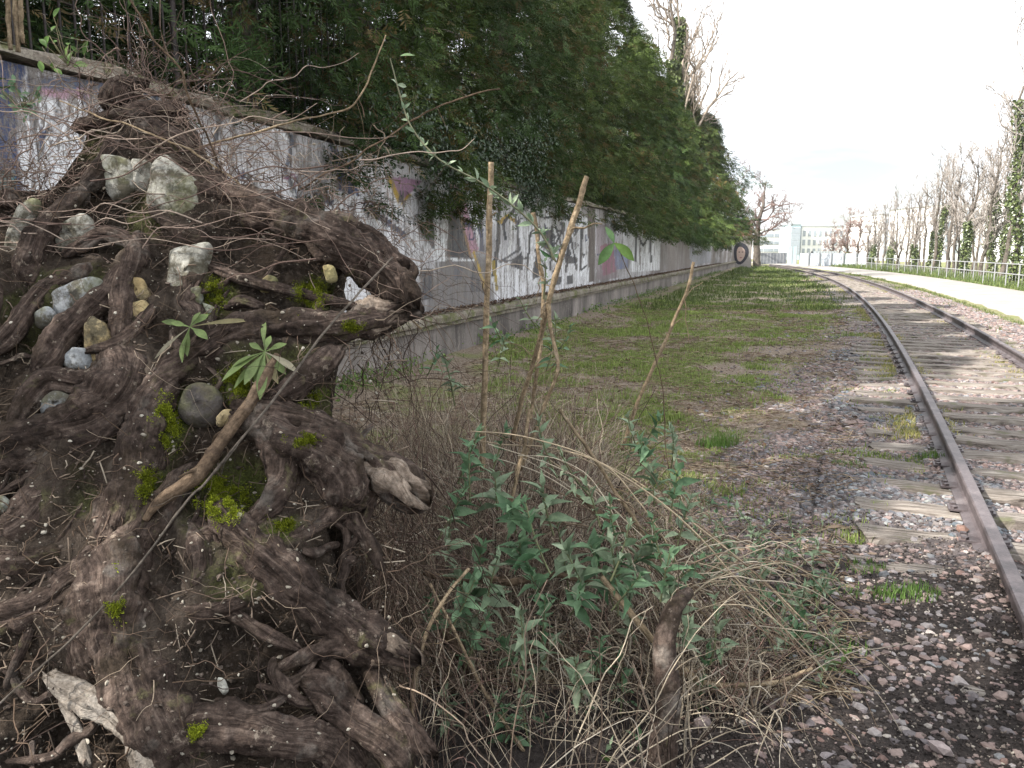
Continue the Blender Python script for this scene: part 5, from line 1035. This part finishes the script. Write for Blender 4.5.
thicket(1700,wedge(560,700),lambda n:R.uniform(3.0,5.2,n),(.15,.5),'dry_bramble','low dry stems fading into the grass behind the leafy shoots',droop=.9,wig=.04)
thicket(420,lambda n,y:.5+.45*R.rand(n)**1.2,lambda n:R.uniform(2.35,3.0,n),(.25,.75),'dry_bramble','arching straw stems leaning out towards the track at the bottom',up=.7,droop=.8,p=(.36,.24,.14,.16,.10),wig=.014)
thicket(150,wedge(410,700),lambda n:R.uniform(1.8,2.35,n),(.4,1.0),'dry_bramble','pale loose stems in front of the dark hollow at the bottom',(.001,.0035),(.36,.24,.18,.12,.10),droop=.5,wig=.010)
n=38; P0=np.array([atY(R.uniform(655,720),R.uniform(560,690),R.uniform(2.45,2.7)) for _ in range(n)]); D=np.stack([R.uniform(.5,1.2,n),R.uniform(-.3,.5,n),R.uniform(-.1,.8,n)],-1); P=upsm(arcs(P0,nrm(D),R.uniform(.3,.8,n),8,R.uniform(.4,.95,n),.02),3)
V,F,ix=strands(P,np.linspace(1,.5,22)[None]*R.uniform(.0012,.0030,(n,1)),5); C=np.array([(.30,.25,.18),(.17,.125,.09),(.38,.33,.26)])[R.choice(3,n)]
tag(mesh('dry_bramble',V,F,MA['strand'],attrs={'col':C[ix]}),'long straw-coloured stems sweeping right from the cut shrub trunk','dry brush',kind='stuff')
n=30; P0=np.array([atY(R.uniform(470,660),R.uniform(430,590),R.uniform(2.7,3.2)) for _ in range(n)]); P1_=np.array([atY(R.uniform(640,830),R.uniform(600,740),R.uniform(2.45,2.9)) for _ in range(n)]); P1_[:,2]=np.maximum(P1_[:,2],.05); t_=np.linspace(0,1,9)[None,:,None]
w_=np.cumsum(R.normal(size=(n,9,3))*.009,1); P=upsm(P0[:,None]*(1-t_)+P1_[:,None]*t_+np.array([0,0,1.])*.22*R.rand(n,1,1)*np.sin(t_*math.pi)+w_,3)
V,F,ix=strands(P,np.linspace(.7,1.1,25)[None]*R.uniform(.0010,.0032,(n,1)),5); C=np.array([(.36,.29,.20),(.24,.18,.13),(.46,.40,.31),(.12,.085,.06)])[R.choice(4,n)]
tag(mesh('dry_bramble',V,F,MA['strand'],attrs={'col':C[ix]}),'long slanting dry stems sloping down to the right through the leafy shoots','dry brush',kind='stuff')
# fine brown stuff close to the bank top
n=620; cu=np.where(R.rand(n)<.7,R.uniform(-10,230,n),R.uniform(200,430,n)); P0=[]
for u in cu: P0.append(onbank(u,float(np.interp(u,[0,60,92,132,182,225,300,360,404,430],[198,186,118,92,116,190,214,240,284,330]))+R.normal()*20-8,.03))
P0=np.array(P0); a=R.uniform(-.5,3.6,n); D=np.stack([np.cos(a),R.normal(size=n)*.35,np.abs(np.sin(a))*.8+.1],-1); L=R.uniform(.08,.5,n); P=upsm(arcs(P0,nrm(D),L,11,.5*R.uniform(0,1.6,n),.045),2)
r_=np.linspace(1,.45,21)[None]*(.0008+.0022*R.rand(n,1)**4); V,F,ix=strands(P,r_,4); C=np.array([(.16,.115,.095),(.26,.19,.155),(.08,.055,.045),(.36,.30,.24)])[R.choice(4,n,p=[.4,.22,.28,.1])]
tag(mesh('dry_vines',V,F,MA['strand'],attrs={'col':C[ix]}),'thin leafless vines and twigs spreading over the top of the stump','dry vines',kind='stuff')
n=55; P0=np.array([onbank(R.uniform(-10,360),R.uniform(90,260),.12) for _ in range(n)]); a=R.choice([0,3.14],n)+R.normal(size=n)*.5; D=np.stack([np.cos(a),R.normal(size=n)*.2,np.sin(a)*.5+.15],-1); P=arcs(P0,nrm(D),R.uniform(.3,.75,n),8,.35*R.uniform(0,1.3,n),.03); P=upsm(P,4)
V,F,ix=strands(P,np.linspace(1,.4,29)[None]*(.0012+.002*R.rand(n,1)),5); C=np.array([(.24,.18,.15),(.34,.27,.22),(.13,.09,.075)])[R.choice(3,n)]
tag(mesh('dry_vines',V,F,MA['strand'],attrs={'col':C[ix]}),'longer pinkish arching vine stems crossing the upper stump and wall','dry vines',kind='stuff')
# ------------------------------------------------------------------ leafy shoots
LB=((.06,.13,.06),(.17,.27,.15)); LG=((.13,.19,.11),(.27,.33,.22)); LL=((.07,.14,.03),(.14,.23,.06))
def shoot(p,n_pairs,size,up,cols,label,name='leafy_shoot',stem=.16,cat='leafy shoot',grp='leafy buddleia shoots',bend=.3):
    t=empty(name,tuple(p),label,cat,grp); up=nrm(np.array(up,float)); s_=np.linspace(0,1,8)[:,None]; sway=R.normal(size=3)*bend*stem*.4
    C=np.array(p)-up*stem*(1-s_)+sway*(s_-1)**2; V,F,ix=strands(C[None],np.linspace(.0035,.002,8)[None],6); mesh('stem',V,F,MA['strand'],t,attrs={'col':np.tile((.14,.15,.08),(len(V),1))})
    P=[];D=[];L=[];Nn_=[]
    for k in range(n_pairs):
        f=k/max(n_pairs-1,1); pos=C[-1]-up*stem*.75*(1-f); a0=k*1.57+R.uniform(-.3,.3)
        e1=nrm(np.cross(up,np.array([.3,1,.1]))); e2=np.cross(up,e1)
        for a in (a0,a0+math.pi):
            o=e1*math.cos(a)+e2*math.sin(a); d=nrm(o*(1.15-.75*f)+up*(.2+.8*f)+R.normal(size=3)*.32); P.append(pos);D.append(d);Nn_.append(up+.3*R.normal(size=3)); L.append(size*(1.05-.45*f**2)*R.uniform(.5,1.2))
    P,D,Nn_,L=map(np.array,(P,D,Nn_,L)); V,F,ix=leaves(P,D,Nn_,L,L*R.uniform(.34,.48,len(L)),(.12,.7,1,.72,.35,.03),.28,.35); q=R.rand(len(L),1)
    mesh('leaves',V,F,MA['leaf'],t,attrs={'col':((np.array(cols[0])*(1-q)+np.array(cols[1])*q)*R.uniform(.8,1.2,(len(L),1)))[ix]}); return t
CL=[(495,474,.075),(511,506,.07),(543,487,.08),(482,547,.075),(497,560,.07),(464,490,.06),(565,550,.075),(590,544,.085),(611,544,.08),(622,559,.06),(649,545,.085),(670,553,.075),(587,486,.06),(526,503,.065),(628,418,.055),(661,415,.06),(652,468,.07),(678,471,.065),(629,524,.05),(529,568,.055),(538,421,.05),(469,447,.05),(500,590,.055),(545,600,.05),(668,590,.055),(640,575,.055),(690,620,.05),(430,600,.05),(555,640,.05),(500,640,.055),(525,675,.05),(600,640,.045),(445,690,.05),(620,655,.045),(590,700,.045),(640,735,.05),(610,745,.05),(545,720,.05),(520,612,.06),(485,620,.05),(455,570,.06),(700,560,.05),(560,450,.05),(610,500,.045)]
CL+=[(450,520,.06),(475,580,.06),(462,610,.055),(520,540,.065),(556,520,.06),(580,590,.06),(630,600,.05),(652,520,.06),(690,500,.05),(640,440,.05),(672,430,.05),(480,430,.05),(445,360,.05),(505,430,.05),(715,600,.05),(708,650,.05),(575,660,.05),(500,700,.05)]
AD_=['bushy','sparse','large-leaved','small','upright','spreading','drooping','bluish green']
RW=[(430,'top'),(500,'upper'),(560,'middle'),(610,'lower middle'),(680,'lower'),(900,'bottom')]; 
cnt={}
for k,(u,v,sz) in enumerate(CL):
    y=np.interp(v,[410,560,740],[3.0,2.5,2.25])+R.uniform(-.15,.15); row=[n_ for m_,n_ in RW if v<m_][0]; cnt.setdefault(row,[]).append((u,k))
order={}
for row,l in cnt.items():
    for r_,(u,k) in enumerate(sorted(l)): order[k]=(row,r_)
for k,(u,v,sz) in enumerate(CL):
    y=np.interp(v,[410,560,740],[3.0,2.5,2.25])+R.uniform(-.15,.15); row,r_=order[k]
    shoot(atY(u,v,y),R.randint(6,10),sz*1.32,(R.normal()*.3,R.normal()*.3-.15,1),LB if k%2 else LG,'leafy green shoot, %s from the left in the %s row'%(ordn[r_],row),stem=R.uniform(.14,.26))
for k,(u,v,sz,lb) in enumerate([(492,322,.06,'below the tall vertical cane, against the wall ledge'),(505,338,.06,'low on the tall vertical cane, the lower one'),(545,235,.05,'at the height of the graffiti beside the slanting cane'),(556,320,.055,'on the kinked cane below its fork'),(552,345,.055,'at the bend of the kinked cane'),(520,300,.05,'between the two tall canes'),(437,350,.05,'in the dry stems right of the upper root end'),(545,262,.045,'on the thin grey cane'),(570,328,.045,'right of the kinked cane')]):
    shoot(atY(u,v,3.2),4,sz*1.15,(R.normal()*.3,-.2,1),LG if k%2 else LB,'grey-green leafy shoot '+lb,stem=.12)
# dense greyer weeds spilling right
for k in range(80):
    u=R.uniform(690,840); v=520+(u-690)*.62+R.normal()*42; 
    if v<490: v=500
    p=onZ(u,v,.12+.1*R.rand()); p[2]=gz(np.array([p[0]]),np.array([p[1]]))[0]+.10+.1*R.rand()
    shoot(p,3+R.randint(3),R.uniform(.045,.07),(R.normal()*.4,R.normal()*.4,1),LG if k%3 else LB,'small greyish weed shoot at the gravel edge right of the thicket','weed_shoot',.12,'weed','greyish weeds at the gravel edge')
shoot(atY(846,655,2.75),3,.10,(.2,-.1,1),LL,'isolated bright green pair of long leaves at the lower right of the thicket',stem=.1)
shoot(atY(612,768,2.2),4,.10,(-.2,-.1,1),LL,'bright green leaves at the bottom edge left of the cut shrub trunk',stem=.1)
# single big leaves before the wall
def leafset(name,lb,items,cols,cat='leaves',prof=(.1,.7,1,.8,.05),fold=.15,stemc=None,wr=.38,droop=.25):
    P=np.array([i_[0] for i_ in items]); D=np.array([i_[1] for i_ in items]); L=np.array([i_[2] for i_ in items]); V,F,ix=leaves(P,D,np.array([[.1,-.8,.55]]*len(P))+R.normal(size=(len(P),3))*.25,L,L*wr,prof,fold,droop)
    q=R.rand(len(P),1); o=mesh(name,V,F,MA['leaf'],attrs={'col':((np.array(cols[0])*(1-q)+np.array(cols[1])*q))[ix]}); o.modifiers.new('s','SUBSURF').levels=1; return tag(o,lb,cat)
a=atY(614,243,2.6)
leafset('large_leaf','pair of large smooth green leaves hanging before the far graffiti',[(a,np.array([-.75,0,-1.]),.085),(a,np.array([1.1,0,-.75]),.09),(a,np.array([-.35,.1,.9]),.06)],((.12,.21,.04),(.09,.17,.07)),wr=.42)
cane(W([(616,242,2.6),(640,300,2.65),(660,380,2.75),(668,470,2.8)]),[.0012,.0016,.002],'twig','hair-thin stem carrying the pair of large leaves',grp=G,wob=.004,seed=41)
# arching grey-green shoot
t=empty('arching_branch',tuple(atY(440,160,2.9)),'long drooping branch with grey-green leaves in front of the evergreens','leafy branch')
C=spline(np.array(W([(390,58,2.9),(400,95,2.9),(412,128,2.9),(440,160,2.9),(480,182,2.92),(512,205,2.95),(540,232,3.0),(556,262,3.02)])),60); V,F,ix=strands(C[None],np.linspace(.0022,.004,60)[None],6); mesh('stem',V,F,MA['strand'],t,attrs={'col':np.tile((.2,.2,.13),(len(V),1))})
P=[];D=[];L=[]
for k in range(6,60,3):
    tn=nrm(C[min(k+1,59)]-C[k-1])
    for sgn in range(4 if k>20 else 2): P.append(C[k]); D.append(nrm(-tn*.6+R.normal(size=3)*.75)); L.append(R.uniform(.025,.045)*(1.35 if k>30 else 1))
V,F,ix=leaves(np.array(P),np.array(D),R.normal(size=(len(P),3))+[0,-1,1],np.array(L),np.array(L)*.36); q=R.rand(len(P),1); mesh('leaves',V,F,MA['leaf'],t,attrs={'col':(np.array(LG[0])*(1-q)+np.array(LG[1])*1.15*q)[ix]})
a=atY(410,56,2.9); leafset('young_leaf','single young leaf at the tip of the drooping branch',[(atY(400,56,2.9),np.array([1,0,.25]),.05)],((.13,.2,.09),(.13,.2,.09)))
def sprig(nm,lb,it,cols,c):
    t=empty(nm,tuple(c),lb,'leaves'); o=leafset('leaves',None,it,cols,None,wr=.5); o.parent=t; o.location=-Vector(t.location)
    P=np.stack([np.stack([c,(c+i_[0])/2+R.normal(size=3)*.01,i_[0]]) for i_ in it]); V,F,ix=strands(P,np.full(P.shape[:2],.0012),4); mesh('stem',V,F,MA['strand'],t,attrs={'col':np.tile((.15,.14,.08),(len(V),1))})
# sprig on the left wall
for nm,lb,cc,sp_,nn,col_ in (('bramble_sprig','green bramble leaves hanging before the wall top at the upper left',(68,52),(16,14),16,LL),('bramble_sprig','small dark green leaf cluster before the painted wall at the left edge',(24,95),(12,10),34,LB)):
    it=[(atY(cc[0]+R.normal()*sp_[0],cc[1]+R.normal()*sp_[1],3.3),R.normal(size=3)+[0,0,-.4],R.uniform(.03,.07 if nn<20 else .04)) for _ in range(nn)]; sprig(nm,lb,it,col_,atY(cc[0],cc[1]+14,3.3))
# weed rosettes
def rosette(u,v,tips,label,out=.09,sz=1):
    t=empty('weed_rosette',tuple(onbank(u,v,out)),label,'weed','weed rosettes on the stump'); c=onbank(u,v,out); items=[]
    for (tu,tv,wr_,kind) in tips:
        e=onbank(tu,tv,out+R.uniform(-.01,.03)); d=e-c; L=np.linalg.norm(d); cc=((.19,.26,.09),(.25,.22,.11),(.33,.30,.21))[kind]
        n_=1; V,F,ix=leaves(c[None],d[None]+NB*.10*L,np.array([NB+R.normal(size=3)*.25]),np.array([L*1.06]),np.array([wr_/FPX*c[1]*1.7]),(.10,.16,.35,.8,1,.75,.04),.16,.22)
        o=mesh('leaf',V,F,MA['leaf'],t,attrs={'col':np.tile(np.array(cc)*R.uniform(.6,.95),(len(V),1))}); o.modifiers.new('s','SUBSURF').levels=2; o.modifiers['s'].render_levels=2
rosette(190,327,[(207,314,5,0),(163,320,4.5,0),(206,336,5.5,0),(184,352,5.5,0),(177,358,6,0),(172,322,4,0),(155,354,3,2),(245,318,3.5,1),(198,312,4,0)],'smaller weed rosette with few drooping leaves, left one on the stump')
rosette(265,352,[(222,374,6,0),(245,380,6.5,0),(262,393,6.5,0),(276,380,5,1),(296,367,5,2),(284,371,5.5,0),(232,362,5,0),(262,320,4,0),(284,343,4.5,0),(250,343,4,0),(234,384,4,0),(270,336,4,0),(256,384,5,0)],'larger weed rosette with a full fan of pale green leaves, right one on the stump')
